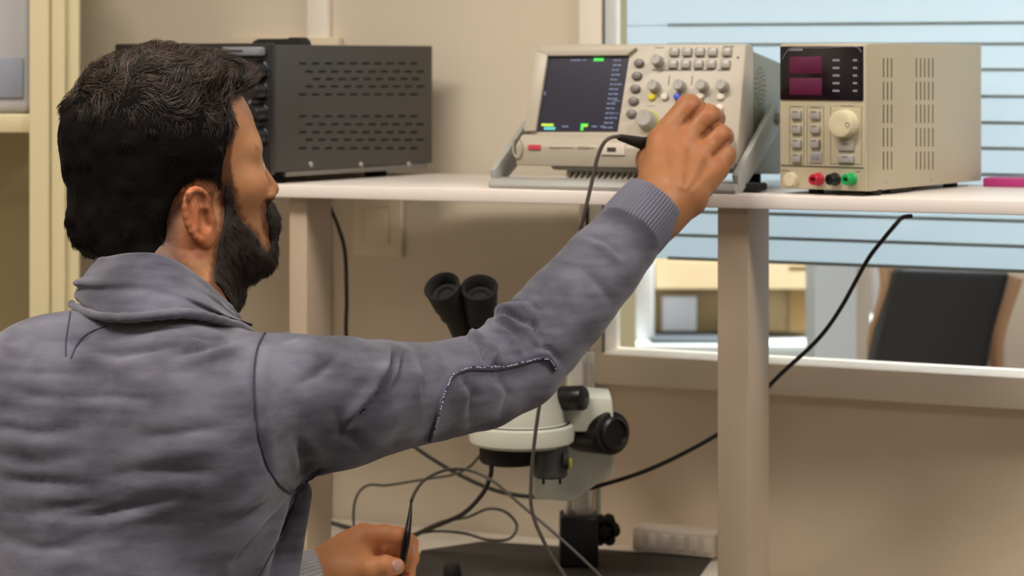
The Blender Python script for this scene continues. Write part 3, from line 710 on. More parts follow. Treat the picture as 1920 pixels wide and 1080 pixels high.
cable('probe_cable', [(1226, 272, 2.50), (1195, 266, 2.49), (1165, 256, 2.475), (1138, 262, 2.46), (1122, 290, 2.46), (1110, 340, 2.46), (1096, 400, 2.46), (1084, 450, 2.47), (1060, 560, 2.50), (1035, 660, 2.52), (1016, 735, 2.53), (1003, 820, 2.53), (996, 900, 2.53), (998, 960, 2.53), (1022, 1020, 2.53), (1062, 1085, 2.52), (1110, 1160, 2.5)], .0021, m_cab2, 'thin dark probe cable hanging from the oscilloscope past the raised sleeve')
b = MB(); a_, c_ = P(1160, 257, 2.474), P(1210, 270, 2.50); b.cyl(a_, c_, .0035, .0075, bev=.0005); b.cyl(c_, P(1236, 276, 2.515), .0085, bev=.001)
tag(b.build('probe_plug', m_rub), 'black probe plug pushed into the oscilloscope beside the raised hand', 'plug')
cable('sensor_lead', [(902, 852, 2.66), (880, 875, 2.70), (850, 890, 2.74), (812, 896, 2.76), (770, 903, 2.78), (725, 910, 2.80), (690, 910, 2.82), (670, 928, 2.84), (663, 960, 2.86), (666, 1000, 2.88), (680, 1015, 2.9)], .0017, m_cab2, 'thin grey lead curving from the microscope down to the bench behind the hand')
cable('tweezer_lead', [(771, 940, 2.46), (780, 920, 2.5), (800, 897, 2.55), (838, 881, 2.6), (880, 882, 2.62), (925, 903, 2.6), (975, 945, 2.55), (1040, 1000, 2.52), (1100, 1055, 2.5), (1145, 1100, 2.48)], .0018, m_cab2, 'slim grey lead running from the tweezers diagonally to the bottom edge')
cable('ring_light_cable', [(921, 866, 2.66), (920, 890, 2.68), (905, 925, 2.72), (870, 962, 2.78), (825, 983, 2.82), (795, 995, 2.85), (772, 1008, 2.87), (740, 1030, 2.88)], .0028, m_cab, 'black cable dropping from the microscope ring light to the bench')
cable('looped_cable', [(780, 1000, 2.86), (830, 978, 2.84), (875, 970, 2.82), (915, 954, 2.81), (948, 960, 2.81), (969, 985, 2.81), (955, 1010, 2.80), (915, 1012, 2.82), (870, 1000, 2.84), (820, 996, 2.85), (770, 1002, 2.87)], .0018, m_cab2, 'thin cable lying in a loop on the bench under the microscope')
cable('bench_cable', [(540, 955, 3.06), (575, 968, 3.05), (620, 980, 3.03), (660, 991, 3.02), (700, 1000, 3.0)], .003, m_cab, 'black cable along the wall foot left of the small hand')
b = MB(); q = dk(848, 1085); b.lathe(Vector((q.x, q.y, DESK + .003)), Z1, [(.010, 0), (.011, .002), (.010, .012), (.008, .015), (0, .016)], 24)
tag(b.build('bottle_cap', m_rub), 'small black cap on the dark mat at the bottom edge', 'cap')
# ================================================================== PERSON: implicit surfaces polygonised with surface nets
class Field:
    def __init__(f, lo, hi, h):
        f.m0 = 0; f.lo = np.array(lo, float); f.h = h; f.n = np.ceil((np.array(hi) - f.lo) / h).astype(int) + 1
        f.ax = [f.lo[i] + h * np.arange(f.n[i]) for i in range(3)]
        f.V = np.full(tuple(f.n), 0.08, np.float32)
    def like(f):
        g = Field.__new__(Field); g.m0 = 0; g.lo, g.h, g.n, g.ax = f.lo, f.h, f.n, f.ax; g.V = np.full(tuple(f.n), 0.08, np.float32); return g
    def sl(f, lo, hi, m):
        s = []; m = max(m, f.m0)
        for i in range(3):
            a = int(max(0, math.floor((lo[i] - m - f.lo[i]) / f.h))); b = int(min(f.n[i], math.ceil((hi[i] + m - f.lo[i]) / f.h) + 1))
            if b <= a: return None, None
            s.append(slice(a, b))
        g = np.meshgrid(*[f.ax[i][s[i]] for i in range(3)], indexing='ij', sparse=True)
        return tuple(s), g
    def comb(f, s, d, k, op):
        v = f.V[s]; d = d.astype(np.float32)
        if op == 'add':
            if k > 0:
                hh = np.maximum(k - np.abs(v - d), 0) / k; f.V[s] = np.minimum(v, d) - hh * hh * k * .25
            else: f.V[s] = np.minimum(v, d)
        else:
            d = -d if op == 'sub' else d
            if k > 0:
                hh = np.maximum(k - np.abs(v - d), 0) / k; f.V[s] = np.maximum(v, d) + hh * hh * k * .25
            else: f.V[s] = np.maximum(v, d)
    def cap(f, a, b, ra, rb=None, k=0.01, op='add'):
        a = np.array(a, float); b = np.array(b, float); rb = ra if rb is None else rb; r = max(ra, rb)
        s, g = f.sl(np.minimum(a, b) - r, np.maximum(a, b) + r, k * 1.5 + f.h * 3)
        if s is None: return f
        d = b - a; L = max(d.dot(d), 1e-12); P_ = [g[i] - a[i] for i in range(3)]
        t = np.clip((P_[0] * d[0] + P_[1] * d[1] + P_[2] * d[2]) / L, 0, 1)
        D = np.sqrt((P_[0] - t * d[0]) ** 2 + (P_[1] - t * d[1]) ** 2 + (P_[2] - t * d[2]) ** 2) - (ra + (rb - ra) * t)
        f.comb(s, D, k, op); return f
    def chain(f, pts, k=0.01):
        for p, q in zip(pts, pts[1:]): f.cap(p[0], q[0], p[1], q[1], k)
        return f
    def ell(f, c, r, k=0.02, op='add', rot=None):
        c = np.array(c, float); r = np.array(r, float); R_ = np.eye(3) if rot is None else np.array(rot, float)  # rows: local axes
        e = np.sqrt(((R_ * r[:, None]) ** 2).sum(0))
        s, g = f.sl(c - e, c + e, k * 3.5 + f.h * 3)
        if s is None: return f
        P_ = [g[i] - c[i] for i in range(3)]
        q = [R_[i, 0] * P_[0] + R_[i, 1] * P_[1] + R_[i, 2] * P_[2] for i in range(3)]
        k0 = np.sqrt(sum((q[i] / r[i]) ** 2 for i in range(3))); k1 = np.sqrt(sum((q[i] / r[i] ** 2) ** 2 for i in range(3))) + 1e-9
        f.comb(s, k0 * (k0 - 1) / k1, k, op); return f
    def mesh(f):
        V = f.V; n = np.array(V.shape) - 1; ins = V < 0
        S_ = np.zeros(tuple(n) + (3,), np.float32); C_ = np.zeros(tuple(n), np.float32); edges = []
        for a in range(3):
            o = [(1, 2), (0, 2), (0, 1)][a]
            s0 = [slice(None)] * 3; s1 = [slice(None)] * 3; s0[a] = slice(0, -1); s1[a] = slice(1, None)
            cr = ins[tuple(s0)] != ins[tuple(s1)]
            I = np.argwhere(cr); v0 = V[tuple(s0)][cr]; v1 = V[tuple(s1)][cr]; t = v0 / (v0 - v1)
            p = I.astype(np.float32); p[:, a] += t
            for d0 in (0, -1):
                for d1 in (0, -1):
                    J = I.copy(); J[:, o[0]] += d0; J[:, o[1]] += d1
                    ok = ((J >= 0) & (J < n)).all(1)
                    np.add.at(S_, tuple(J[ok].T), p[ok]); np.add.at(C_, tuple(J[ok].T), 1)
            edges.append((a, o, I, v0 < 0))
        act = C_ > 0; idx = np.full(tuple(n), -1, np.int64); idx[act] = np.arange(act.sum())
        verts = S_[act] / C_[act][:, None] * f.h + f.lo
        faces = []
        for a, o, I, neg in edges:
            ok = (I[:, o[0]] > 0) & (I[:, o[1]] > 0) & (I[:, o[0]] < n[o[0]]) & (I[:, o[1]] < n[o[1]]) & (I[:, a] < n[a])
            J = I[ok]; ng = neg[ok]; q = []
            for d0, d1 in ((0, 0), (-1, 0), (-1, -1), (0, -1)):
                K = J.copy(); K[:, o[0]] += d0; K[:, o[1]] += d1; q.append(idx[tuple(K.T)])
            q = np.stack(q, 1); flip = ng if a == 1 else ~ng
            q[flip] = q[flip][:, ::-1]; faces.append(q)
        return verts, np.concatenate(faces)
def np_mesh(name, v, faces):
    me = bpy.data.meshes.new(name); nv, nf = len(v), len(faces); k = faces.shape[1]
    me.vertices.add(nv); me.vertices.foreach_set('co', np.asarray(v, np.float32).ravel())
    me.loops.add(nf * k); me.loops.foreach_set('vertex_index', faces.astype(np.int32).ravel())
    me.polygons.add(nf); me.polygons.foreach_set('loop_start', np.arange(0, nf * k, k, dtype=np.int32))
    me.polygons.foreach_set('use_smooth', np.ones(nf, bool)); me.update(calc_edges=True); me.validate()
    return me
def set_tint(me, col):
    a = me.color_attributes.new('tint', 'FLOAT_COLOR', 'POINT'); c = np.ones((len(col), 4), np.float32); c[:, :3] = col; a.data.foreach_set('color', c.ravel())
def normals_of(v, f):
    n = np.zeros_like(v, dtype=float); a, b, c = v[f[:, 0]], v[f[:, 1]], v[f[:, 2]]
    if f.shape[1] == 4: fn = np.cross(v[f[:, 2]] - a, v[f[:, 3]] - b)
    else: fn = np.cross(b - a, c - a)
    for i in range(f.shape[1]): np.add.at(n, f[:, i], fn)
    return n / (np.linalg.norm(n, axis=1, keepdims=True) + 1e-12)
def relax(v, f, it=2, lam=.5):
    e = np.concatenate([f[:, [i, (i + 1) % f.shape[1]]] for i in range(f.shape[1])]); v = v.astype(float).copy()
    for _ in range(it):
        s = np.zeros_like(v); c = np.zeros(len(v)); np.add.at(s, e[:, 0], v[e[:, 1]]); np.add.at(c, e[:, 0], 1)
        np.add.at(s, e[:, 1], v[e[:, 0]]); np.add.at(c, e[:, 1], 1)
        v += lam * (s / np.maximum(c, 1)[:, None] - v)
    return v
def topx(v):
    return np.stack([CX + F * v[:, 0] / v[:, 1], HY + F * (CH - v[:, 2]) / v[:, 1]], 1)
def polydist(p, poly):
    """signed distance (negative inside) from points to a polygon"""
    poly = np.array(poly, float); d = np.full(len(p), 1e9); ins = np.zeros(len(p), bool); n = len(poly)
    for i in range(n):
        a, b = poly[i], poly[(i + 1) % n]; ab = b - a; t = np.clip(((p - a) @ ab) / (ab @ ab), 0, 1)
        d = np.minimum(d, np.linalg.norm(p - a - t[:, None] * ab, axis=1))
        c = ((a[1] > p[:, 1]) != (b[1] > p[:, 1])) & (p[:, 0] < (b[0] - a[0]) * (p[:, 1] - a[1]) / (b[1] - a[1] + 1e-12) + a[0]); ins ^= c
    return np.where(ins, -d, d)
def linedist(p, line):
    """distance to a polyline and the position 0..1 along it"""
    line = np.array(line, float); seg = np.linalg.norm(np.diff(line, axis=0), axis=1); cum = np.concatenate([[0], np.cumsum(seg)])
    d = np.full(len(p), 1e9); tt = np.zeros(len(p)); sd = np.zeros(len(p))
    for i in range(len(line) - 1):
        a, b = line[i], line[i + 1]; ab = b - a; t = np.clip(((p - a) @ ab) / (ab @ ab), 0, 1); q = p - a - t[:, None] * ab
        dd = np.linalg.norm(q, axis=1); m = dd < d; d = np.where(m, dd, d); tt = np.where(m, (cum[i] + t * seg[i]) / cum[-1], tt)
        sd = np.where(m, np.sign(ab[0] * q[:, 1] - ab[1] * q[:, 0]), sd)
    return d, tt, sd
def vnoise(p, sc, seed=0):
    """smooth value noise on an array of points"""
    p = np.asarray(p) * np.asarray(sc) + seed * 17.31; i = np.floor(p).astype(np.int64); f_ = p - i; f_ = f_ * f_ * (3 - 2 * f_); out = 0
    for dx in (0, 1):
        for dy in (0, 1):
            for dz in (0, 1):
                h = (i[:, 0] + dx) * 374761393 + (i[:, 1] + dy) * 668265263 + (i[:, 2] + dz) * 2147483647
                h = (h ^ (h >> 13)) * 1274126177; h = (h ^ (h >> 16)) & 0xffff
                w_ = (f_[:, 0] if dx else 1 - f_[:, 0]) * (f_[:, 1] if dy else 1 - f_[:, 1]) * (f_[:, 2] if dz else 1 - f_[:, 2])
                out = out + w_ * (h / 32767.5 - 1)
    return out
def bvh_of(v, f): return BVHTree.FromPolygons([tuple(x) for x in v], [tuple(int(i) for i in x) for x in f])
def cast(bv, px, py):
    d = ray(px, py).normalized(); h_ = bv.ray_cast(CAM, d); return h_[0], h_[1]
ps = lambda px, py, Y: np.array(P(px, py, Y))
pr = lambda px, Y: px * Y / F
FW = np.array([.34, .94, 0]); RT = np.array([.94, -.34, 0])
BROT = np.array([RT, FW, [0, 0, 1.0]])
person = thing('person', (-.39, 2.05, 0), 'bearded person in a grey-blue sweatshirt seated at the bench, reaching to the oscilloscope', 'person')

# ---------------------------------------------------------------- head frame
HA, HP, HSC = R(24), R(5), 0.96
HC = ps(324, 306, 2.25)
hf = np.array([math.cos(HA) * math.cos(HP), math.sin(HA) * math.cos(HP), math.sin(HP)])
hl = np.array([-math.sin(HA), math.cos(HA), 0.0]); hu = np.cross(hf, hl)
HR = np.stack([hf, hl, hu])                      # rows: local axes in the world
def h2w(v): return (np.asarray(v) * HSC) @ HR + HC
def w2h(v): return ((np.asarray(v) - HC) @ HR.T) / HSC
def sidepx(v):
    """pixels of head-space points, the far side folded onto the near one"""
    m = np.array(v, float).copy(); m[:, 1] = -np.abs(m[:, 1]); return topx(h2w(m))

neck0 = w2h(ps(330, 620, 2.19)); neck1 = np.array([-.022, 0, -.07])
def head_field(h, off=0.0, ears=True, lo=(-.125, -.1, -.215), hi=(.14, .1, .135)):
    f = Field(lo, hi, h); o = off
    f.ell((-.014, 0, .024), (.096 + o, .075 + o, .088 + o), 0)
    f.ell((.029, 0, .008), (.052 + o, .057 + o, .070 + o), .03)
    f.ell((.046, 0, -.040), (.042 + o, .052 + o, .062 + o), .03)
    f.ell((.030, 0, -.080), (.050 + o, .048 + o, .032 + o), .03)
    f.cap((.080, -.008, -.104), (.080, .008, -.104), .016 + o, None, .02)
    for s in (-1, 1):
        f.cap((.002, s * .056, -.062), (.068, s * .022, -.103), .014 + o, .014 + o, .022)
        f.ell((.062, s * .040, -.030), (.022 + o, .020 + o, .018 + o), .02)
        f.cap((.080, s * .004, .010), (.069, s * .042, .008), .010 + o, .009 + o, .016)
        f.ell((.102, s * .031, -.012), (.016, .017, .012), .012, 'sub')
        f.ell((.0745, s * .031, -.014), (.0125, .0125, .0125), .004)
    f.cap((.084, 0, -.002), (.1025, 0, -.038), .006 + o, .0080 + o, .012)
    for s in (-1, 1): f.ell((.095, s * .010, -.044), (.008 + o, .0065 + o, .006 + o), .006)
    f.ell((.090, 0, -.070), (.015 + o, .025 + o, .016 + o), .010)
    f.ell((.094, 0, -.0675), (.009 + o, .021 + o, .0045 + o), .003)
    f.ell((.092, 0, -.077), (.009 + o, .019 + o, .0052 + o), .003)
    f.cap(neck1, neck0, .056 + o, .060 + o, .035)
    f.cap((-.02, 0, -.10), (.02, 0, -.14), .042 + o, .038 + o, .03)
    if ears:
        for s in (-1, 1):
            c = np.array([-.001, s * .0775, -.050]); ca, sa = math.cos(R(26)), math.sin(R(26))
            ex = np.array([ca, -s * sa, .15]); ex /= np.linalg.norm(ex)      # towards the face
            ez = np.array([-.15, 0, 1.0]); ez -= ex * ez.dot(ex); ez /= np.linalg.norm(ez); ey = np.cross(ez, ex)
            rot = np.stack([ex, ey, ez]); out = ey if ey[1] * s > 0 else -ey
            f.ell(c, (.0180, .0055, .0275), .004, rot=rot)
            f.ell(c + ex * .010 - out * .004, (.012, .010, .022), .008, rot=rot)
            pts = [c + ex * (.0165 * math.cos(a)) * (1.0 if math.cos(a) > 0 else 1.05) + ez * (.0285 * math.sin(a)) + out * .003 for a in [R(d_) for d_ in range(-75, 275 - 150, 20)] ] if False else \
                  [c + ex * (-.0170 * math.cos(a)) + ez * (.0262 * math.sin(a) + .001) + out * .0035 for a in [R(d_) for d_ in range(-62, 171, 18)]]
            for p_, q_ in zip(pts, pts[1:]): f.cap(p_, q_, .0036, .0036, .002)
            f.cap(c + ex * -.006 + ez * .012 + out * .003, c + ex * -.009 - ez * .010 + out * .0035, .0028, .003, .003)
            f.ell(c - ez * .0235 + ex * .004 + out * .001, (.0085, .0045, .010), .005, rot=rot)
            f.ell(c + ex * .004 - ez * .004 + out * .006, (.0070, .0075, .0120), .003, 'sub', rot=rot)
            f.ell(c + ex * .006 + ez * .014 + out * .006, (.0045, .0050, .0075), .003, 'sub', rot=rot)
            f.ell(c - ex * .012 + ez * .010 + out * .0065, (.0022, .0035, .016), .002, 'sub', rot=rot)
            f.ell(c + ex * .013 - ez * .006 + out * .003, (.0038, .0040, .006), .003, rot=rot)
    return f
SKIN = '#b27d56'
m_skin = mat('skin', SKIN, 0.48, var=.05, scale=40, bump=.12, bscale=500, spec=.35, sss=.14, tint='tint')
Q = 1.0 if os.environ.get('SCENE_DRAFT') is None else 1.6
hfield = head_field(.0016 * Q); hv, hfc = hfield.mesh(); hv = relax(hv, hfc, 1, .4)

HAIR = [(60, 300), (95, 372), (112, 408), (150, 456), (196, 494), (322, 520), (352, 512), (330, 480), (316, 450), (312, 412), (325, 375), (343, 348), (372, 334), (404, 336), (413, 350), (414, 385), (430, 385), (436, 345), (430, 300), (437, 255), (439, 215), (426, 186), (440, 174), (480, 150), (640, 90), (640, -60), (0, -60), (0, 300)]
BEARD = [(414, 340), (437, 340), (446, 392), (462, 420), (480, 434), (492, 456), (500, 468), (504, 450), (496, 425), (494, 395), (499, 376), (535, 370), (560, 420), (560, 580), (398, 580), (396, 515), (402, 478), (411, 440), (417, 400)]
px_ = sidepx(hv)
db = polydist(px_, BEARD); dh = polydist(px_, HAIR)
tint = np.ones((len(hv), 3))
def mixc(t, w_, c): return t * (1 - w_[:, None]) + np.array(c) * w_[:, None]
ear = np.exp(-(((np.abs(hv[:, 1]) - .085) / .012) ** 2)) * (np.abs(hv[:, 0] + .004) < .03) * (np.abs(hv[:, 2] + .05) < .042)
tint = mixc(tint, np.clip(ear * .8, 0, 1), (1.12, .72, .66))
tint = mixc(tint, np.exp(-((hv - [.1025, 0, -.038]) ** 2).sum(1) / .012 ** 2) * .7, (1.05, .78, .72))
tint = mixc(tint, np.exp(-((np.abs(hv) - [.07, .045, .035]) ** 2).sum(1) / .02 ** 2) * .35, (1.03, .82, .76))
tint = mixc(tint, ((hv[:, 2] < -.063) & (hv[:, 2] > -.083) & (hv[:, 0] > .094) & (np.abs(hv[:, 1]) < .02)) * .7, (.75, .45, .42))
nz = vnoise(hv, 260, 2) * 4
tint = mixc(tint, np.clip(1 - (db + nz) / 9, 0, 1) * .85, (.20, .15, .13))
fade = np.clip(1 - (dh + nz * np.where(px_[:, 0] > 415, .3, 1.5)) / np.where((px_[:, 1] > 360) & (px_[:, 0] < 400), 42, 5), 0, 1)
tint = mixc(tint, np.clip(fade * .9, 0, 1), (.20, .14, .11))
body_parts = [(h2w(hv), hfc, tint)]

# ---------------------------------------------------------------- right hand (raised)
def hand_mesh(build, lo, hi, h):
    f = Field(lo, hi, h * Q); build(f); v, fc = f.mesh(); v = relax(v, fc, 1, .4); return v, fc
wr, kn = 2.435, 2.480
def J(px, py, Y, r): return (ps(px, py, Y), pr(r, Y))
def rhand(f):
    fore = [J(1130, 490, 2.395, 50), J(1225, 400, 2.425, 50), J(1258, 362, wr, 46)]
    f.chain(fore, .01); f.chain([J(1185, 440, 2.41, 50), J(1284, 372, wr + .005, 38)], .012)
    kns = [(1240, 267, 28), (1277, 271, 26), (1312, 289, 25), (1338, 317, 23)]
    wrs = [(1240, 352, 42), (1262, 358, 40), (1280, 362, 38), (1293, 366, 34)]
    for (a, b, r), (c, d, r2) in zip(kns, wrs):
        f.chain([J(c, d, wr + .006, r2), J((a + c) / 2, (b + d) / 2, (wr + kn) / 2 + .004, (r + r2) / 2 - 2), J(a, b, kn, r - 1)], .009)
    fing = [[(1243, 262, kn, 28), (1292, 200, kn + .012, 23.5), (1306, 205, kn + .045, 19), (1303, 222, kn + .070, 16)],
            [(1281, 266, kn, 27), (1327, 218, kn + .008, 23), (1340, 222, kn + .042, 19), (1330, 238, kn + .068, 16)],
            [(1317, 285, kn, 26), (1349, 254, kn + .008, 21.5), (1358, 256, kn + .040, 17.5), (1345, 262, kn + .062, 15)],
            [(1343, 313, kn, 24), (1359, 290, kn + .006, 20), (1362, 288, kn + .032, 16), (1350, 288, kn + .050, 13.5)]]
    for c in fing:
        g = f.like()   # each finger on its own, then joined with a tight blend
        g.chain([J(*q) for q in c], .004)
        v, d = f.V, g.V; k = .0022; hh = np.maximum(k - np.abs(v - d), 0) / k; f.V = np.minimum(v, d) - hh * hh * k * .25
    for a, b, r in kns:                                # knuckle heads
        f.ell(ps(a + 2, b + 2, kn - .010), (.0105, .0085, .0105), .014)
    for c in fing:
        p = ps(c[1][0] - 3, c[1][1] + 3, c[1][2] - .006); f.ell(p, (.010, .0085, .010), .008)
    f.chain([J(1228, 345, wr + .02, 30), J(1218, 300, kn + .02, 22), J(1240, 262, kn + .055, 17), J(1262, 250, kn + .075, 14)], .012)
lo = ps(1110, 520, 2.38); hi = ps(1400, 160, 2.60)
v, fc = hand_mesh(rhand, (lo[0] - .01, 2.36, ps(0, 540, 2.4)[2]), (hi[0] + .01, 2.60, ps(0, 160, 2.5)[2]), .0017)
# tendons and wrinkles
p2 = topx(v); n_ = normals_of(v, fc); fcam = np.clip(-n_[:, 1] * 1.6, 0, 1); disp = np.zeros(len(v))
for ln, w_, a in (([(1275, 350), (1281, 280)], 7, .0009), ([(1258, 345), (1246, 280)], 7, .0007), ([(1288, 352), (1314, 298)], 6, .0009), ([(1297, 360), (1338, 322)], 6, .0006),
                  ([(1286, 230), (1322, 192)], 4, -.0034), ([(1318, 256), (1353, 223)], 4, -.0034), ([(1340, 290), (1371, 261)], 4, -.0034),
                  ([(1262, 330), (1263, 280)], 9, -.0008), ([(1289, 335), (1299, 285)], 8, -.0010), ([(1306, 345), (1328, 308)], 7, -.0008),
                  ([(1283, 215), (1297, 226)], 2.5, -.0006), ([(1278, 220), (1292, 231)], 2.5, -.0005), ([(1318, 234), (1332, 244)], 2.5, -.0006), ([(1275, 240), (1292, 252)], 3, -.0003)):
    d, t, _ = linedist(p2, ln); disp += a * np.exp(-(d / w_) ** 2)
v = v + n_ * (disp * fcam)[:, None]
tt = np.ones((len(v), 3)) * [.86, .80, .76]
for a, b, r in ((1243, 262, 18), (1284, 266, 20), (1320, 285, 18), (1345, 310, 15), (1292, 200, 14), (1328, 218, 14), (1350, 254, 13)):
    tt = mixc(tt, np.exp(-((p2 - [a, b]) ** 2).sum(1) / r ** 2) * .55, (.98, .72, .66))
for ln, r in (([(1292, 226), (1322, 192)], 4), ([(1322, 252), (1352, 224)], 4), ([(1344, 286), (1370, 262)], 4)):
    d, t, _ = linedist(p2, ln); tt = mixc(tt, np.exp(-(d / 3.5) ** 2) * .6, (.52, .30, .24))  # dark reddish tint paints the shade in the gaps between fingers
body_parts.append((v, fc, tt))

# ---------------------------------------------------------------- left hand (low, with the tweezers)
YL = 2.43
def lhand(f):
    f.chain([J(480, 1150, YL - .05, 60), J(580, 1094, YL - .01, 42), J(618, 1080, YL, 44)], .012)
    f.chain([J(618, 1072, YL, 42), J(655, 1035, YL + .012, 32), J(684, 1008, YL + .016, 24)], .02)       # index metacarpal
    f.chain([J(620, 1085, YL + .01, 44), J(668, 1050, YL + .040, 30), J(700, 1030, YL + .045, 24)], .02)
    f.chain([J(620, 1095, YL, 44), J(650, 1078, YL - .008, 32), J(690, 1068, YL - .014, 22)], .022)      # thenar
    def fin(c, k=.003):
        g = f.like(); g.chain([J(*q) for q in c], .006)
        v, d = f.V, g.V; hh = np.maximum(k - np.abs(v - d), 0) / k; f.V = np.minimum(v, d) - hh * hh * k * .25
    fin([(684, 1006, YL + .014, 22), (722, 1003, YL + .010, 18), (748, 1006, YL + .010, 16.5), (757, 1024, YL + .014, 14.5), (757, 1038, YL + .016, 13)], .008)
    fin([(700, 1022, YL + .046, 16), (738, 1018, YL + .044, 15), (768, 1018, YL + .026, 14.5), (772, 1046, YL + .018, 12.5), (768, 1062, YL + .016, 11.5)], .006)
    fin([(696, 1042, YL + .056, 17), (736, 1042, YL + .056, 15), (766, 1052, YL + .042, 14.5), (766, 1085, YL + .026, 13)], .006)
    fin([(690, 1065, YL + .055, 19), (728, 1072, YL + .058, 16), (752, 1092, YL + .045, 13.5), (745, 1112, YL + .03, 12)], .006)
    fin([(652, 1086, YL - .010, 25), (692, 1069, YL - .024, 20), (722, 1061, YL - .024, 18), (743, 1062, YL - .017, 16)], .010)  # thumb
lo = ps(440, 1200, YL - .1); hi = ps(800, 960, YL + .1)
v, fc = hand_mesh(lhand, (ps(455, 0, 2.4)[0], YL - .09, ps(0, 1185, YL)[2]), (ps(800, 0, YL)[0], YL + .10, ps(0, 968, YL)[2]), .0017)
p2 = topx(v); tt = np.ones((len(v), 3)) * [1.62, 1.55, 1.52]  # skin brightened in colour to offset the dim light on this hand
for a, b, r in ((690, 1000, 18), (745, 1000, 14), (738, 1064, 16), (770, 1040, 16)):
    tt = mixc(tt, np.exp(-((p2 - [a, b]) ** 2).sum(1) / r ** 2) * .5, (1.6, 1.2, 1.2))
body_parts.append((v, fc, tt))
lv, lfc = v, fc

# ---------------------------------------------------------------- torso and arms of the body, hidden inside the clothing
RS = np.array([-.200, 2.105, 1.060]); LS = np.array([-.530, 2.225, 1.008])
arm = [J(564, 746, 2.13, 118), J(640, 750, 2.15, 118), J(710, 745, 2.19, 106), J(810, 735, 2.25, 92), J(900, 716, 2.305, 90), J(962, 684, 2.335, 88), J(1010, 632, 2.350, 86), J(1060, 578, 2.365, 83), J(1130, 497, 2.390, 76), J(1172, 448, 2.405, 66), J(1186, 432, 2.410, 60)]
larm = [(LS, .062), (np.array([-.575, 2.24, .90]), .055), (np.array([-.545, 2.30, .775]), .05), (np.array([-.46, 2.36, .765]), .048), (ps(500, 1128, 2.40), .042), (ps(545, 1105, 2.415), .036)]
HIP = np.array([-.43, 2.00, .60])
def trunk(f, s=1.0, k=.05, hips=True):
    f.ell((-.368, 2.150, .985), (.168 * s, .120 * s, .155 * s), 0, rot=BROT)
    f.ell((-.385, 2.110, .84), (.160 * s, .118 * s, .20 * s), k, rot=BROT)
    f.ell((-.41, 2.05, .68), (.165 * s, .12 * s, .16 * s), k, rot=BROT)
    f.cap(RS - [.03, 0, .0], LS + [.03, 0, 0], .056 * s, .054 * s, .05)
    f.ell((-.325, 2.150, 1.072), (.085 * s, .095 * s, .050 * s), .04, rot=BROT)
    for a in (-1, 1):   # shoulder blades
        c = np.array([-.362, 2.075, 1.03]) + RT * .070 * a; f.ell(c, (.085 * s, .055 * s, .10 * s), .05, rot=BROT)
tf = Field((-.68, 1.88, .50), (.16, 2.50, 1.22), .007); trunk(tf, .84)
for p, q in zip(arm, arm[1:]): tf.cap(p[0], q[0], p[1] * .62, q[1] * .62, .02)
for p, q in zip(larm, larm[1:]): tf.cap(p[0], q[0], p[1] * .62, q[1] * .62, .02)
tf.cap(ps(330, 660, 2.18), ps(330, 610, 2.19), .05, .045, .02)
v, fc = tf.mesh(); body_parts.append((v, fc, np.ones((len(v), 3))))
vs, fs, ts, o_ = [], [], [], 0
for v, fc, t in body_parts: vs.append(v); fs.append(fc + o_); ts.append(t); o_ += len(v)
me = np_mesh('body', np.concatenate(vs), np.concatenate(fs)); set_tint(me, np.concatenate(ts)); body = link('body', me, m_skin, person)
# eyes, nails
m_eye = mat('eye_white', '#e6e2da', .15)
for s in (-1, 1):
    b = MB(); c = Vector(h2w(np.array([.0752, s * .031, -.0138]))); b.lathe(c - Vector(hf) * .0118, hf, [(.0, 0), (.006, .0016), (.0105, .006), (.0118, .0118), (.0105, .0176), (.006, .022), (0, .0236)], 24); e = b.build('eye', m_eye, person)
    b = MB(); b.lathe(c + Vector(hf) * .0108, hf, [(.0050, 0), (.0035, .0010), (0, .0014)], 20); b.build('iris', mat('iris_brown', '#2e1c12', .1), e)
lb = bvh_of(lv, lfc)
def nail(bv, px, py, a, b_, ang, name='nail'):
    c, n = cast(bv, px, py)
    if c is None: return
    x = Vector((math.cos(ang), 0, -math.sin(ang))); x = (x - n * x.dot(n)).normalized(); y = n.cross(x)
    mb = MB(); q = []
    for rr, hh in ((1, -.0003), (.97, .0005), (.8, .0011), (.4, .0014)):
        q.append([mb.b.verts.new(c + (x * a * math.cos(t) * (1.12 if math.cos(t) > 0 else .9) + y * b_ * math.sin(t)) * rr + n * (hh - .0012 * (math.sin(t) * rr) ** 2)) for t in [2 * math.pi * k / 24 for k in range(24)]])
    for r0, r1 in zip(q, q[1:]):
        for k in range(24): mb.b.faces.new((r0[k], r0[(k + 1) % 24], r1[(k + 1) % 24], r1[k]))
    mb.b.faces.new(q[-1]); return mb.build(name, mat('nail', '#dba898', .25), person, 60)
nail(lb, 744, 1060, .0078, .0062, 0.0)
nail(lb, 776, 1028, .0052, .0034, math.pi / 2 + .1)
# tweezers in the left hand
m_tw = mat('slate_metal', '#25242c', .35, metal=.4)
tw = thing('tweezers', P(765, 1000, YL - .01), 'dark slate tweezers held upright between thumb and fingers of the low hand', 'tweezers')
for sgn in (-1, 1):
    b = MB(); ax = [P(771.5 + sgn * .6, 936, 2.455), P(768 + sgn * 2.4, 970, YL + .010), P(763 + sgn * 3.6, 1005, YL - .001), P(757 + sgn * 3.2, 1040, YL - .002), P(750 + sgn * 1.6, 1080, YL + .002), P(745, 1110, YL + .006)]
    b.tube(ax, .0030, 8, 6, flat=.55, rfn=lambda t: .25 + min(1, t * 2.2) * 1.0); b.build('arm', m_tw, tw)

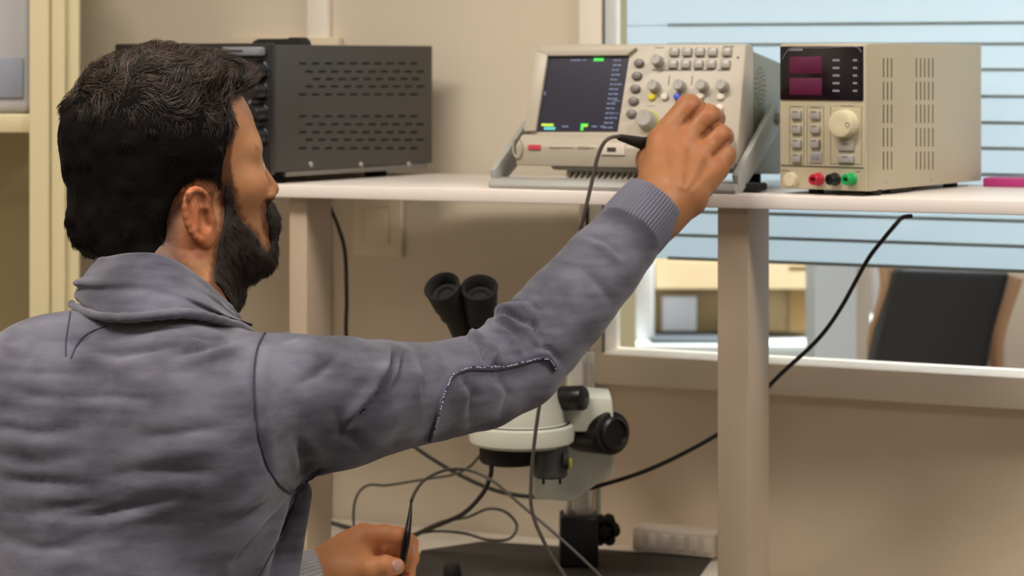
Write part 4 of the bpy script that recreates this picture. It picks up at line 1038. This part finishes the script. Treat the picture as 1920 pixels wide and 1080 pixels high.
# ---------------------------------------------------------------- sweatshirt
sf = Field((-.66, 1.94, .54), (.185, 2.47, 1.245), .0031 * Q)
trunk(sf, 1.0)
for p, q in zip(larm, larm[1:]): sf.cap(p[0], q[0], p[1], q[1], .006)
g = sf.like(); g.m0 = .045
for p, q in zip(arm, arm[1:]): g.cap(p[0], q[0], p[1], q[1], .004)
g.cap(ps(665, 812, 2.165), ps(556, 868, 2.14), pr(48, 2.16), pr(38, 2.14), .02)
g.ell(ps(985, 697, 2.335), (.032, .04, .026), .015)
k = .024; v_, d_ = sf.V, g.V; hh = np.maximum(k - np.abs(v_ - d_), 0) / k; sf.V = np.minimum(v_, d_) - hh * hh * k * .25; del g
sf.cap(ps(553, 926, 2.185), ps(515, 1100, 2.18), .0165, .022, .03)         # front panel of the shirt seen past the armpit
# neck opening
sf.cap(ps(325, 570, 2.19), ps(330, 440, 2.25), .052, .070, .006, 'sub')
sv, sfc = sf.mesh(); sv = relax(sv, sfc, 2, .5)
sn = normals_of(sv, sfc); p2 = topx(sv); fcam = np.clip(-sn[:, 1] * 1.3 + .35, 0, 1); dsp = np.zeros(len(sv))
def fold(line, w_, amp, ridge=0.6, side=1):
    amp = amp * 1.45 * FK; w_ = w_ * .85
    """a crease along the line with a soft ridge on one side of it"""
    global dsp
    d, t, sd = linedist(p2, line); env = np.clip(np.sin(np.pi * np.clip(t * .96 + .02, 0, 1)), 0, 1) ** .6
    dsp -= amp * env * (.55 * np.exp(-(d / w_) ** 2) + .65 * np.exp(-np.abs(d) / (w_ * .45))); x = d * sd * side; dsp += amp * ridge * env * np.exp(-((x - w_ * 2.0) / (w_ * 1.3)) ** 2)
FK = 1.7
# sleeve folds
fold([(742, 648), (735, 690), (705, 745), (660, 800)], 8, .0045, .8)
fold([(760, 645), (752, 700), (730, 740)], 6, .0022)
fold([(560, 628), (545, 632), (528, 640)], 8, .0022)
fold([(812, 618), (850, 618), (880, 630), (903, 655), (918, 690)], 5, .0050, 1.0, -1)
fold([(872, 606), (925, 575), (985, 560)], 7, .0060, .9, 1)
fold([(985, 560), (1010, 580), (1015, 610)], 6, .002, .8, 1)
fold([(600, 880), (680, 800), (760, 700)], 22, .0012, .8)
fold([(1000, 650), (1030, 655), (1050, 680)], 7, .002, .8)
fold([(1030, 520), (1060, 560), (1075, 600)], 16, .0012, .8)
fold([(780, 655), (800, 700), (795, 760)], 12, .0014, .8)
fold([(905, 598), (950, 590), (985, 600)], 5, .0035, .8, 1)
fold([(925, 600), (965, 625), (985, 660)], 6, .0035, .8, 1)
fold([(950, 590), (1000, 610), (1020, 650)], 7, .003, .8, 1)
fold([(925, 640), (935, 670), (925, 690)], 6, .004, .8)
fold([(690, 845), (640, 810), (625, 760)], 16, .0009)
fold([(860, 690), (890, 740), (880, 790)], 12, .0018)
fold([(930, 695), (955, 740), (940, 775)], 10, .0015)
fold([(1100, 440), (1140, 455), (1165, 480)], 7, .002)
fold([(1090, 500), (1130, 540), (1150, 570)], 12, .0015)
fold([(640, 660), (600, 700), (560, 720)], 14, .0012)
fold([(590, 880), (565, 850), (548, 810)], 12, .0010)
FK = 1.0
# back
fold([(550, 925), (575, 900), (610, 880)], 6, .0012)
for ln, w_, a in (([(0, 690), (80, 700), (160, 705)], 12, .0008), ([(20, 735), (110, 748), (210, 742), (300, 750)], 11, .0010), ([(-10, 800), (60, 812), (150, 805)], 14, .0018), ([(-10, 855), (70, 868), (150, 860)], 13, .0010),
                  ([(-10, 960), (60, 962), (130, 950), (200, 940)], 14, .0012), ([(120, 970), (190, 965), (270, 945), (330, 930)], 12, .0024), ([(0, 1010), (80, 1030), (180, 1022)], 16, .0018), ([(160, 655), (220, 665), (290, 655), (330, 650)], 12, .0028),
                  ([(330, 665), (380, 655), (430, 640), (470, 620)], 10, .004), ([(345, 625), (400, 635), (450, 630)], 10, .0025), ([(250, 820), (330, 815), (420, 800)], 20, .002), ([(200, 890), (300, 880), (400, 885)], 18, .002),
                  ([(545, 930), (520, 965), (480, 1010), (440, 1060)], 9, .005), ([(560, 935), (540, 975), (520, 1030), (505, 1085)], 9, .005), ([(535, 925), (480, 960), (420, 990)], 14, .003), ([(0, 900), (90, 905), (170, 912)], 14, .0025),
                  ([(140, 660), (150, 640), (175, 625)], 7, .002), ([(90, 610), (60, 650), (40, 700)], 16, .002)):
    fold(ln, w_, a, .7, 1)
dsp += .0011 * vnoise(sv, (14, 14, 34), 5) * np.clip(1, 0, 1) + .0007 * vnoise(sv, (30, 30, 90), 9)
# armhole seam dip
SEAM = [(520, 603), (497, 625), (482, 655), (476, 700), (478, 760), (486, 820), (500, 870), (520, 905), (545, 921), (572, 905), (600, 884)]
d, t, sd = linedist(p2, SEAM); dsp -= .0022 * np.exp(-(d / 6) ** 2) * fcam; dsp += .002 * np.exp(-((d * -sd - 16) / 12) ** 2) * fcam
PATCH = [(806, 822), (815, 790), (825, 755), (836, 722), (850, 702), (878, 690), (925, 690), (975, 680), (1010, 670), (1030, 672), (1040, 690)]
d, t, sd = linedist(p2, PATCH); dsp += .0016 * np.exp(-(d / 9) ** 2) * fcam
sv = sv + sn * (dsp * fcam)[:, None]
# ---- sweatshirt material: washed blue-grey jersey
msw = bpy.data.materials.new('washed_jersey'); msw.use_nodes = True; nt = msw.node_tree; N = nt.nodes; L = nt.links; bs = N['Principled BSDF']
bs.inputs['Roughness'].default_value = .92; bs.inputs['Specular IOR Level'].default_value = .15; bs.inputs['Sheen Weight'].default_value = .25; bs.inputs['Sheen Roughness'].default_value = .5
tc = N.new('ShaderNodeTexCoord')
def nz_(scale, st, det=5):
    mp_ = N.new('ShaderNodeMapping'); mp_.inputs['Scale'].default_value = st; L.new(tc.outputs['Object'], mp_.inputs['Vector'])
    n = N.new('ShaderNodeTexNoise'); n.inputs['Scale'].default_value = scale; n.inputs['Detail'].default_value = det; L.new(mp_.outputs['Vector'], n.inputs['Vector']); return n
n1 = nz_(13, (1, 1, 1.5), 8); n2 = nz_(60, (.35, .35, 2.0), 3); n3 = nz_(420, (1, 1, 1), 2)
ad = N.new('ShaderNodeMath'); ad.operation = 'ADD'; L.new(n1.outputs['Fac'], ad.inputs[0]); m5 = N.new('ShaderNodeMath'); m5.operation = 'MULTIPLY'; m5.inputs[1].default_value = .35; L.new(n2.outputs['Fac'], m5.inputs[0]); L.new(m5.outputs[0], ad.inputs[1])
rp = N.new('ShaderNodeValToRGB'); rp.color_ramp.elements[0].position = .46; rp.color_ramp.elements[0].color = lin('#444450'); rp.color_ramp.elements[1].position = .76; rp.color_ramp.elements[1].color = lin('#70707f')
sc_ = N.new('ShaderNodeMath'); sc_.operation = 'MULTIPLY'; sc_.inputs[1].default_value = .92; L.new(ad.outputs[0], sc_.inputs[0]); L.new(sc_.outputs[0], rp.inputs['Fac'])
at_ = N.new('ShaderNodeAttribute'); at_.attribute_name = 'tint'; mx = N.new('ShaderNodeMix'); mx.data_type = 'RGBA'; mx.blend_type = 'MULTIPLY'; mx.inputs['Factor'].default_value = 1
L.new(rp.outputs['Color'], mx.inputs['A']); L.new(at_.outputs['Color'], mx.inputs['B']); L.new(mx.outputs['Result'], bs.inputs['Base Color'])
bu = N.new('ShaderNodeBump'); bu.inputs['Strength'].default_value = .25; bu.inputs['Distance'].default_value = .0008; L.new(n3.outputs['Fac'], bu.inputs['Height']); L.new(bu.outputs['Normal'], bs.inputs['Normal'])
# dye wear: darker along seams, paler on the elbow patch
tt = np.ones((len(sv), 3)); d, t, sd = linedist(p2, PATCH)
tt = mixc(tt, np.exp(-(d / 9) ** 2) * .75 * (fcam > .1), (.62, .62, .78))
d2, _, _ = linedist(p2, SEAM); tt = mixc(tt, np.exp(-(d2 / 6) ** 2) * .35 * (fcam > .1), (.55, .55, .75))
PZ = [(806, 822), (836, 722), (850, 702), (878, 690), (975, 680), (1030, 672), (1040, 690), (1000, 745), (900, 800)]
tt = mixc(tt, np.clip(-polydist(p2, PZ) / 20, 0, 1) * .5 * (fcam > .1), (1.12, 1.12, 1.12))
me = np_mesh('sweatshirt', sv, sfc); set_tint(me, tt); shirt = link('sweatshirt', me, msw, person)
sbv = bvh_of(sv, sfc)
def on_shirt(px, py, lift=.0008):
    c, n = cast(sbv, px, py)
    return None if c is None else c + n * lift
def seam_line(line, r, m, name, n=6, lift=.0006):
    pts = []
    for q in catmull([Vector((a, c, 0)) for a, c in line], n):
        s_ = on_shirt(q.x, q.y, lift)
        if s_ is not None and (not pts or (s_ - pts[-1]).length < .06): pts.append(s_)
    if len(pts) > 2: b = MB(); b.tube(pts, r, 6, 2, flat=.8); return b.build(name, m, shirt, 60)
m_seam = mat('seam_thread', '#3c3c50', .9); m_stitch = mat('pale_stitch', '#b9b8c4', .9)
seam_line(SEAM, .0011, m_seam, 'armhole_seam')
seam_line([(x - 0, y + 3) for x, y in PATCH], .0028, mat('patch_hem_dye', '#4c4c60', .9), 'patch_hem', lift=.0002)
seam_line(PATCH, .0009, m_seam, 'patch_seam', lift=.0020)
# broken pale stitching along the patch hem
pts = [on_shirt(q.x + (1 if i_ % 2 else -1) * .5, q.y + 1, .0030) for i_, q in enumerate(catmull([Vector((a, c, 0)) for a, c in PATCH], 14))]
b = MB(); random.seed(5)
for p_, q_ in zip(pts, pts[1:]):
    if p_ is not None and q_ is not None and (p_ - q_).length < .02 and random.random() < .62: b.tube([p_, p_.lerp(q_, .6)], .00065, 5, 1)
b.build('stitching', m_stitch, shirt)
seam_line([(134, 572), (130, 600), (124, 640), (124, 668)], .0007, m_seam, 'yoke_seam')
seam_line([(200, 612), (165, 626), (145, 645), (134, 672)], .0008, m_seam, 'yoke_seam')
seam_line([(556, 928), (540, 975), (512, 1030), (480, 1090)], .0009, m_seam, 'side_seam')

# ---- ribbed cuff of the raised arm
def cuff(c0, c1, r0, r1, ribs, name, n=260, bul=.0):
    a = Vector(c0); b_ = Vector(c1); z = (b_ - a).normalized(); x, y, z = basis(z); mb = MB(); L_ = (b_ - a).length; prof = []
    for k in range(13):
        t = k / 12; prof.append((r0 + (r1 - r0) * t + bul * math.sin(math.pi * t) - (.003 * (1 - min(1, t * 6)) ** 2), t * L_))
    prof += [(r1 - .0015, L_ + .0012), (r1 - .0040, L_ + .0004), (r1 - .0045, L_ * .8)]
    rings = []
    for j, (r, h_) in enumerate(prof):
        rings.append([mb.b.verts.new(a + z * h_ + (x * math.cos(2 * math.pi * k / n) + y * math.sin(2 * math.pi * k / n)) * (r + (.00045 * math.cos(2 * math.pi * k / n * ribs)))) for k in range(n)])
    for p_, q_ in zip(rings, rings[1:]):
        for k in range(n): mb.b.faces.new((p_[k], p_[(k + 1) % n], q_[(k + 1) % n], q_[k]))
    return mb.build(name, m_cuff, shirt, 80)
m_cuff = mat('ribbed_jersey', '#6c6c7b', .92, var=.06, scale=50, spec=.1, sheen=.2)
cuff(ps(1172, 446, 2.407), ps(1228, 380, 2.428), .0365, .0355, 62, 'cuff', 620, .0015)
b = MB(); a_ = Vector(ps(1170, 449, 2.406)); z_ = (Vector(ps(1228, 380, 2.428)) - a_).normalized(); x_, y_, z_ = basis(z_)
b.tube([a_ + (x_ * math.cos(t) + y_ * math.sin(t)) * .0362 for t in [2 * math.pi * k / 40 for k in range(41)]], .0016, 8, 1); b.build('cuff_seam', msw, shirt)
m_cuff = mat('pale_ribbed_jersey', '#cfd0d8', .92, var=.06, scale=50, spec=.1, sheen=.2)
cuff(ps(540, 1107, 2.41), ps(599, 1087, 2.428), .0355, .0325, 50, 'cuff', 500)
b = MB(); a_ = Vector(ps(600, 1085, 2.4285)); z_ = (Vector(ps(606, 1083, 2.43)) - a_).normalized(); b.lathe(a_, z_, [(.0275, -.003), (.0300, -.002), (.0300, .002), (.0275, .003)], 48); b.build('wristband', m_rub, person)

# ---- standing collar
TOP = [(188, 484, 2.17), (240, 477, 2.132), (300, 480, 2.118), (355, 506, 2.125), (410, 548, 2.155), (455, 600, 2.225), (440, 600, 2.31), (380, 560, 2.345), (300, 500, 2.33), (225, 476, 2.275), (188, 474, 2.22)]
BAS = [(138, 562, 2.155), (180, 583, 2.09), (240, 588, 2.055), (305, 582, 2.045), (350, 580, 2.055), (408, 592, 2.095), (464, 614, 2.185), (455, 645, 2.30), (380, 610, 2.36), (270, 570, 2.36), (165, 548, 2.27)]
def ring(c, n=180):
    p = [P(*q) for q in c]; m = len(p); q = catmull([p[-2], p[-1]] + p + [p[0], p[1]], 24)[48:48 + 24 * m]
    return [q[int(i * len(q) / n)] for i in range(n)]
T_, B_ = ring(TOP), ring(BAS); n = len(T_); cen = sum(B_, Vector()) / n; rows = []; NR = 22
for j in range(NR + 1):
    t = j / NR; rw = []
    for i in range(n):
        p = B_[i].lerp(T_[i], t); o_ = Vector((p.x - cen.x, p.y - cen.y, 0)).normalized()
        a = i / n
        bulge = .007 * math.sin(math.pi * min(1, t * 1.15)) * (1 if a < .6 else .4)
        fl = 0
        if a < .62: fl = .0042 * math.exp(-((t - .42 - .18 * math.sin(a * 9)) / .10) ** 2) - .0040 * math.exp(-((t - .27 - .14 * math.sin(a * 9)) / .07) ** 2) - .003 * math.exp(-((t - .62 - .25 * (a - .2)) / .06) ** 2)
        fl -= .002 * math.exp(-(t / .06) ** 2)
        p = p + o_ * (bulge + fl + .0015 * mnoise.noise(Vector((p.x * 40, p.y * 40, p.z * 60)))) + Vector((0, 0, .001 * mnoise.noise(p * 50)))
        rw.append(p)
    rows.append(rw)
for j in range(1, 5):   # roll over the rim and down the inside
    t = j / 4; rows.append([(T_[i] - Vector((T_[i].x - cen.x, T_[i].y - cen.y, 0)).normalized() * (.006 * min(1, t * 2)) + Vector((0, 0, .002 * math.sin(t * 3) - .022 * max(0, t - .3)))) for i in range(n)])
mb = MB(); rr = [[mb.b.verts.new(p) for p in rw] for rw in rows]
for p_, q_ in zip(rr, rr[1:]):
    for k in range(n): mb.b.faces.new((p_[k], p_[(k + 1) % n], q_[(k + 1) % n], q_[k]))
ob = mb.build('collar', msw, shirt, 180); set_tint(ob.data, np.ones((len(ob.data.vertices), 3)) * [.80, .80, .84])
# gathered band where the collar joins the back
mb = MB(); pts = []
for i in range(n):
    if i / n < .60 or i / n > .97: pass
band = [B_[int(i) % n] for i in range(0, int(n * .60), 2)]
bp = [p + Vector((p.x - cen.x, p.y - cen.y, 0)).normalized() * .002 + Vector((0, 0, -.0035)) for p in band]
mb.tube(bp, .0048, 14, 2, rfn=lambda t: .6 + .4 * math.sin(math.pi * min(1, max(0, t))) ** .4 + .09 * math.sin(t * 95 + 2 * math.sin(t * 17))); ob = mb.build('collar_band', msw, shirt, 180); set_tint(ob.data, np.ones((len(ob.data.vertices), 3)) * .92)

# ---------------------------------------------------------------- hair and beard
m_hairb = mat('hair_base', '#0d0908', .85, var=.3, scale=60, bump=.3, bscale=260, spec=.1)
def hair_mat(name, col, rough=.38):
    m = mat(name, col, rough, spec=.42, tint='tint'); return m
m_hair = hair_mat('dark_brown_hair', '#28201b'); m_beard = hair_mat('dark_brown_beard', '#3a2a20', .5)
f = Field((-.15, -.115, -.17), (.12, .115, .165), .0020 * Q)
f.ell((-.014, 0, .024), (.0985, .079, .0905), 0)
f.ell((-.016, 0, .034), (.094, .080, .080), .01)
f.ell((.010, 0, .078), (.068, .060, .034), .02)
f.ell((.046, 0, .078), (.034, .050, .024), .015)
f.ell((-.034, 0, -.018), (.072, .073, .078), .02)
f.cap((-.060, 0, -.07), (-.075, 0, -.125), .052, .046, .03)
for s in (-1, 1): f.cap((-.046, s * .024, -.04), (-.054, s * .022, -.125), .050, .047, .012)
for s in (-1, 1): f.cap((.018, s * .062, .02), (.022, s * .066, -.055), .012, .008, .012)
f.V += .0022 * vnoise(np.stack(np.meshgrid(*f.ax, indexing='ij'), -1).reshape(-1, 3), (70, 70, 70), 3).reshape(f.V.shape).astype(np.float32)
G_ = np.stack(np.meshgrid(*f.ax, indexing='ij'), -1).reshape(-1, 3)
dd = (polydist(sidepx(G_), HAIR) / 1835.0).reshape(f.V.shape).astype(np.float32)
k = .007; hh = np.maximum(k - np.abs(f.V - dd), 0) / k; f.V = np.maximum(f.V, dd) + hh * hh * k * .25
av, afc = f.mesh(); av = relax(av, afc, 1, .4)
hair = link('hair', np_mesh('hair', h2w(av), afc), m_hairb, person)
bf = head_field(.0020 * Q, .0022, False, (-.03, -.09, -.16), (.135, .09, .0))
G_ = np.stack(np.meshgrid(*bf.ax, indexing='ij'), -1).reshape(-1, 3)
pxg = sidepx(G_); dd = (polydist(pxg, BEARD) / 1835.0).reshape(bf.V.shape).astype(np.float32)
bf.ell((.089, 0, -.084), (.015, .020, .018), .01); bf.ell((.072, 0, -.106), (.022, .024, .018), .012); bf.ell((.030, 0, -.106), (.042, .042, .018), .02)
bf.V += .0012 * vnoise(G_, (120, 120, 120), 4).reshape(bf.V.shape).astype(np.float32)
bf.V = np.maximum(bf.V, -(np.hypot(*[0, 1]) * 0 + 0) - 9 + 0 * bf.V)      # keep as is
k = .009; hh = np.maximum(k - np.abs(bf.V - dd), 0) / k; bf.V = np.maximum(bf.V, dd) + hh * hh * k * .25
bv_, bfc = bf.mesh(); bv_ = relax(bv_, bfc, 1, .4)
beard = link('beard', np_mesh('beard', h2w(bv_), bfc), mat('beard_base', '#1f1612', .8, var=.3, scale=80, bump=.5, bscale=300), person)

def strands(v, fc, count, fn, seg, name, m, parent, rad, seed, clumps=0):
    """fn(points, normals, rng) -> (keep, root dir, length, bend dirs, colour)"""
    rng = np.random.default_rng(seed)
    a, b, c, d = [v[fc[:, i]] for i in range(4)]; A = np.linalg.norm(np.cross(c - a, d - b), axis=1); pick = rng.choice(len(fc), count, p=A / A.sum())
    u, w_ = rng.random((2, count, 1)); p = (a[pick] * (1 - u) + b[pick] * u) * (1 - w_) + (d[pick] * (1 - u) + c[pick] * u) * w_
    n = np.cross(c - a, d - b)[pick]; n /= np.linalg.norm(n, axis=1, keepdims=True) + 1e-12
    keep, dirs, ln, lift, curl, col = fn(p, n, rng)
    p, n, dirs, ln, lift, curl, col = [x[keep] for x in (p, n, dirs, ln, lift, curl, col)]; m_ = len(p)
    dirs = dirs - n * (dirs * n).sum(1, keepdims=True); dirs /= np.linalg.norm(dirs, axis=1, keepdims=True) + 1e-9
    side = np.cross(n, dirs); ph = rng.random((m_, 1)) * 1.2 + vnoise(p, 30, seed)[:, None] * 6; pts = []; q = p - n * .002
    for s in range(seg + 1):
        t = s / seg; pts.append(q.copy())
        dv_ = dirs + n * (lift[:, None] * (1 - 1.6 * t)) + side * (curl[:, None] * np.sin(ph + t * 4.5)) + n * (curl[:, None] * .35 * np.cos(ph * 1.7 + t * 4))
        dv_ /= np.linalg.norm(dv_, axis=1, keepdims=True); q = q + dv_ * ln[:, None] / seg
    pts = np.stack(pts, 1); V_ = []
    if clumps:                                          # strands gather into locks towards their tips
        ci = rng.choice(m_, clumps, replace=False); near = np.zeros(m_, int); best = np.full(m_, 1e9)
        for j_, c_ in enumerate(ci):
            dd_ = ((p - p[c_]) ** 2).sum(1); mm_ = dd_ < best; best[mm_] = dd_[mm_]; near[mm_] = c_
        tw_ = (np.linspace(0, 1, seg + 1) ** 1.2)[None, :, None] * (np.clip(lift, .15, .8)[:, None, None] * 1.05)
        pts = pts * (1 - tw_) + (pts[near] + rng.normal(0, .0008, (m_, 1, 3))) * tw_; col = col * (.7 + .6 * rng.random(m_))[near][:, None]
    T = np.gradient(pts, axis=1); T /= np.linalg.norm(T, axis=2, keepdims=True) + 1e-9
    sx = np.cross(T, n[:, None, :]); sx /= np.linalg.norm(sx, axis=2, keepdims=True) + 1e-9; sy = np.cross(T, sx)
    rr = rad * (1 - (np.linspace(0, 1, seg + 1) ** 2) * .85)[None, :, None]
    for k in range(3):
        an = 2 * math.pi * k / 3; V_.append(pts + (sx * math.cos(an) + sy * math.sin(an)) * rr)
    V_ = np.stack(V_, 2).reshape(-1, 3)                     # strand, ring, 3
    base_ = (np.arange(m_) * (seg + 1) * 3)[:, None, None]; j = (np.arange(seg) * 3)[None, :, None]; k = np.arange(3)[None, None, :]; k2 = (k + 1) % 3
    F_ = np.stack([base_ + j + k, base_ + j + k2, base_ + j + 3 + k2, base_ + j + 3 + k], -1).reshape(-1, 4)
    me = np_mesh(name, h2w(V_), F_); set_tint(me, np.repeat(col, (seg + 1) * 3, 0)); return link(name, me, m, parent)
def scalp(p, n, rng):
    m_ = len(p); top = np.clip((p[:, 2] - .035 + .25 * p[:, 0]) / .035, 0, 1)
    clump = vnoise(p, (45, 45, 45), 11); clump2 = vnoise(p, (45, 45, 45), 12)
    dt = np.stack([.5 + clump * .9, clump2 * 1.1, .35 + .5 * clump], 1)
    ds = np.stack([-.35 - .2 * clump, .1 * clump2, -1 + .15 * clump], 1)
    ds[p[:, 0] > .0] = ds[p[:, 0] > .0] * [-.2, 1, 1]
    dirs = ds * (1 - top[:, None]) + dt * top[:, None] + rng.normal(0, .16, (m_, 3))
    ln = (.011 + .005 * rng.random(m_)) * (1 - top) + (.022 + .010 * rng.random(m_)) * top
    ln *= np.where(p[:, 2] < -.07, .7, 1)
    lift = .10 + .42 * top + .15 * rng.random(m_) + .3 * top * clump2; curl = .12 + .75 * top
    c = (.16 + .30 * rng.random(m_))[:, None] * np.array([1, 1.02, 1.06]); c = c * (1 + 20 * top[:, None] * (rng.random((m_, 1)) ** 1.5))  # top strands painted paler as highlights from the light above
    low = np.clip((-.03 - p[:, 2]) / .06, 0, 1)[:, None]
    return np.ones(m_, bool), dirs, ln, lift, curl, c
def chin(p, n, rng):
    m_ = len(p); cl = vnoise(p, (90, 90, 90), 21); front = np.clip((p[:, 0] - .05) / .03, 0, 1)
    dirs = np.stack([.35 + .2 * cl, .15 * cl, -1 + 0 * cl], 1) + rng.normal(0, .25, (m_, 3))
    ln = .006 + .005 * rng.random(m_) + .004 * (p[:, 2] < -.09)
    c = (.3 + .7 * rng.random(m_))[:, None] * np.array([1.05, .95, .9])
    px = sidepx(p); keep = rng.random(m_) < np.clip(-polydist(px, BEARD) / 10 + .35, 0, 1)
    return keep, dirs, ln, .45 + .3 * rng.random(m_), .25 + 0 * cl, c
NS = 1.0 if os.environ.get('SCENE_DRAFT') is None else .5
strands(av, afc, int(42000 * NS), scalp, 7, 'strands', m_hair, hair, .00030, 1, 800)
strands(bv_, bfc, int(12000 * NS), chin, 3, 'strands', m_beard, beard, .00024, 2, 700)
# sparse short hairs: the fading nape and the upper edge of the beard grow straight from the skin
def nape(p, n, rng):
    px = sidepx(p); m_ = len(p); a = polydist(px, HAIR); b_ = polydist(px, BEARD)
    pr_ = np.where((px[:, 1] > 365) & (px[:, 0] < 402), np.clip(1 - a / 36, 0, 1) ** 1.5 * .8, 0) + np.clip(1 - b_ / 10, 0, 1) * .6 * (b_ > -4)
    pr_ = np.where((np.abs(p[:, 1]) > .076), 0, pr_); keep = (rng.random(m_) < pr_) & (p[:, 2] > -.2)
    dirs = np.stack([0 * a + .1, 0 * a, 0 * a - 1], 1) + rng.normal(0, .3, (m_, 3))
    return keep, dirs, .004 + .003 * rng.random(m_), .3 + 0 * a, .2 + 0 * a, (.5 + .7 * rng.random(m_))[:, None] * np.ones(3)
strands(hv, hfc, int(30000 * NS), nape, 3, 'short_hairs', m_beard, hair, .00022, 3)
# eyebrow and lashes
def brow(p, n, rng):
    m_ = len(p); keep = (p[:, 0] > .07) & (p[:, 2] > .006) & (p[:, 2] < .019) & (np.abs(p[:, 1]) > .012) & (np.abs(p[:, 1]) < .05)
    dirs = np.stack([-.3 + 0 * p[:, 0], np.sign(p[:, 1]), .2 + 0 * p[:, 0]], 1) + rng.normal(0, .15, (m_, 3))
    return keep, dirs, .006 + .003 * rng.random(m_), .3 + 0 * p[:, 0], .1 + 0 * p[:, 0], .7 * np.ones((m_, 3))
strands(hv, hfc, int(24000 * NS), brow, 3, 'eyebrows', m_beard, person, .00025, 4)

# ---------------------------------------------------------------- trousers, shoes and a stool (below the frame)
m_jean = mat('dark_denim', '#23283a', .85, var=.1, scale=30); m_shoe = mat('black_shoe', '#1a1a1c', .5)
tf = Field((-.66, 1.80, .06), (.05, 2.78, .74), .011)
tf.ell((-.425, 2.02, .58), (.165, .125, .12), 0, rot=BROT)
for s in (-1, 1):
    hp = np.array([-.425, 2.02, .55]) + RT * .09 * s; kn_ = hp + FW * .42 + RT * .05 * s + [0, 0, .0]; an = kn_ + FW * -.02 + [0, 0, -.43]
    tf.cap(hp, kn_, .085, .062, .04); tf.cap(kn_, an, .062, .045, .02)
v, fc = tf.mesh(); link('trousers', np_mesh('trousers', v, fc), m_jean, person)
for s in (-1, 1):
    hp = np.array([-.425, 2.02, .55]) + RT * .09 * s; kn_ = hp + FW * .42 + RT * .05 * s; an = kn_ + FW * -.02 + [0, 0, -.43]
    g = Field(an - [.2, .2, .2], an + [.2, .3, .2], .008); t0 = np.array([an[0], an[1], .05]); g.cap(t0, t0 + FW * .15 - [0, 0, .01], .045, .038, .01); g.cap(t0, an + [0, 0, .02], .045, .045, .02)
    g.V = np.maximum(g.V, (.001 - g.ax[2])[None, None, :].astype(np.float32)); v, fc = g.mesh(); link('shoe', np_mesh('shoe', v, fc), m_shoe, person)
st = thing('stool', (-.44, 1.99, 0), 'round black work stool under the seated person, below the picture edge', 'stool')
b = MB(); b.lathe((-.43, 2.0, .385), (0, 0, 1), [(.16, 0), (.175, .01), (.18, .03), (.17, .055), (.12, .062), (0, .062)], 40); b.build('seat', m_rub, st)
b = MB(); b.cyl((-.43, 2.0, .09), (-.43, 2.0, .386), .025); b.build('column', m_chr, st)
for k in range(5):
    a = 2 * math.pi * k / 5 + .2; b = MB(); b.tube([(-.43, 2.0, .10), (-.43 + .26 * math.cos(a), 2.0 + .26 * math.sin(a), .03)], .017, 8, 2); b.build('leg', m_chr, st)
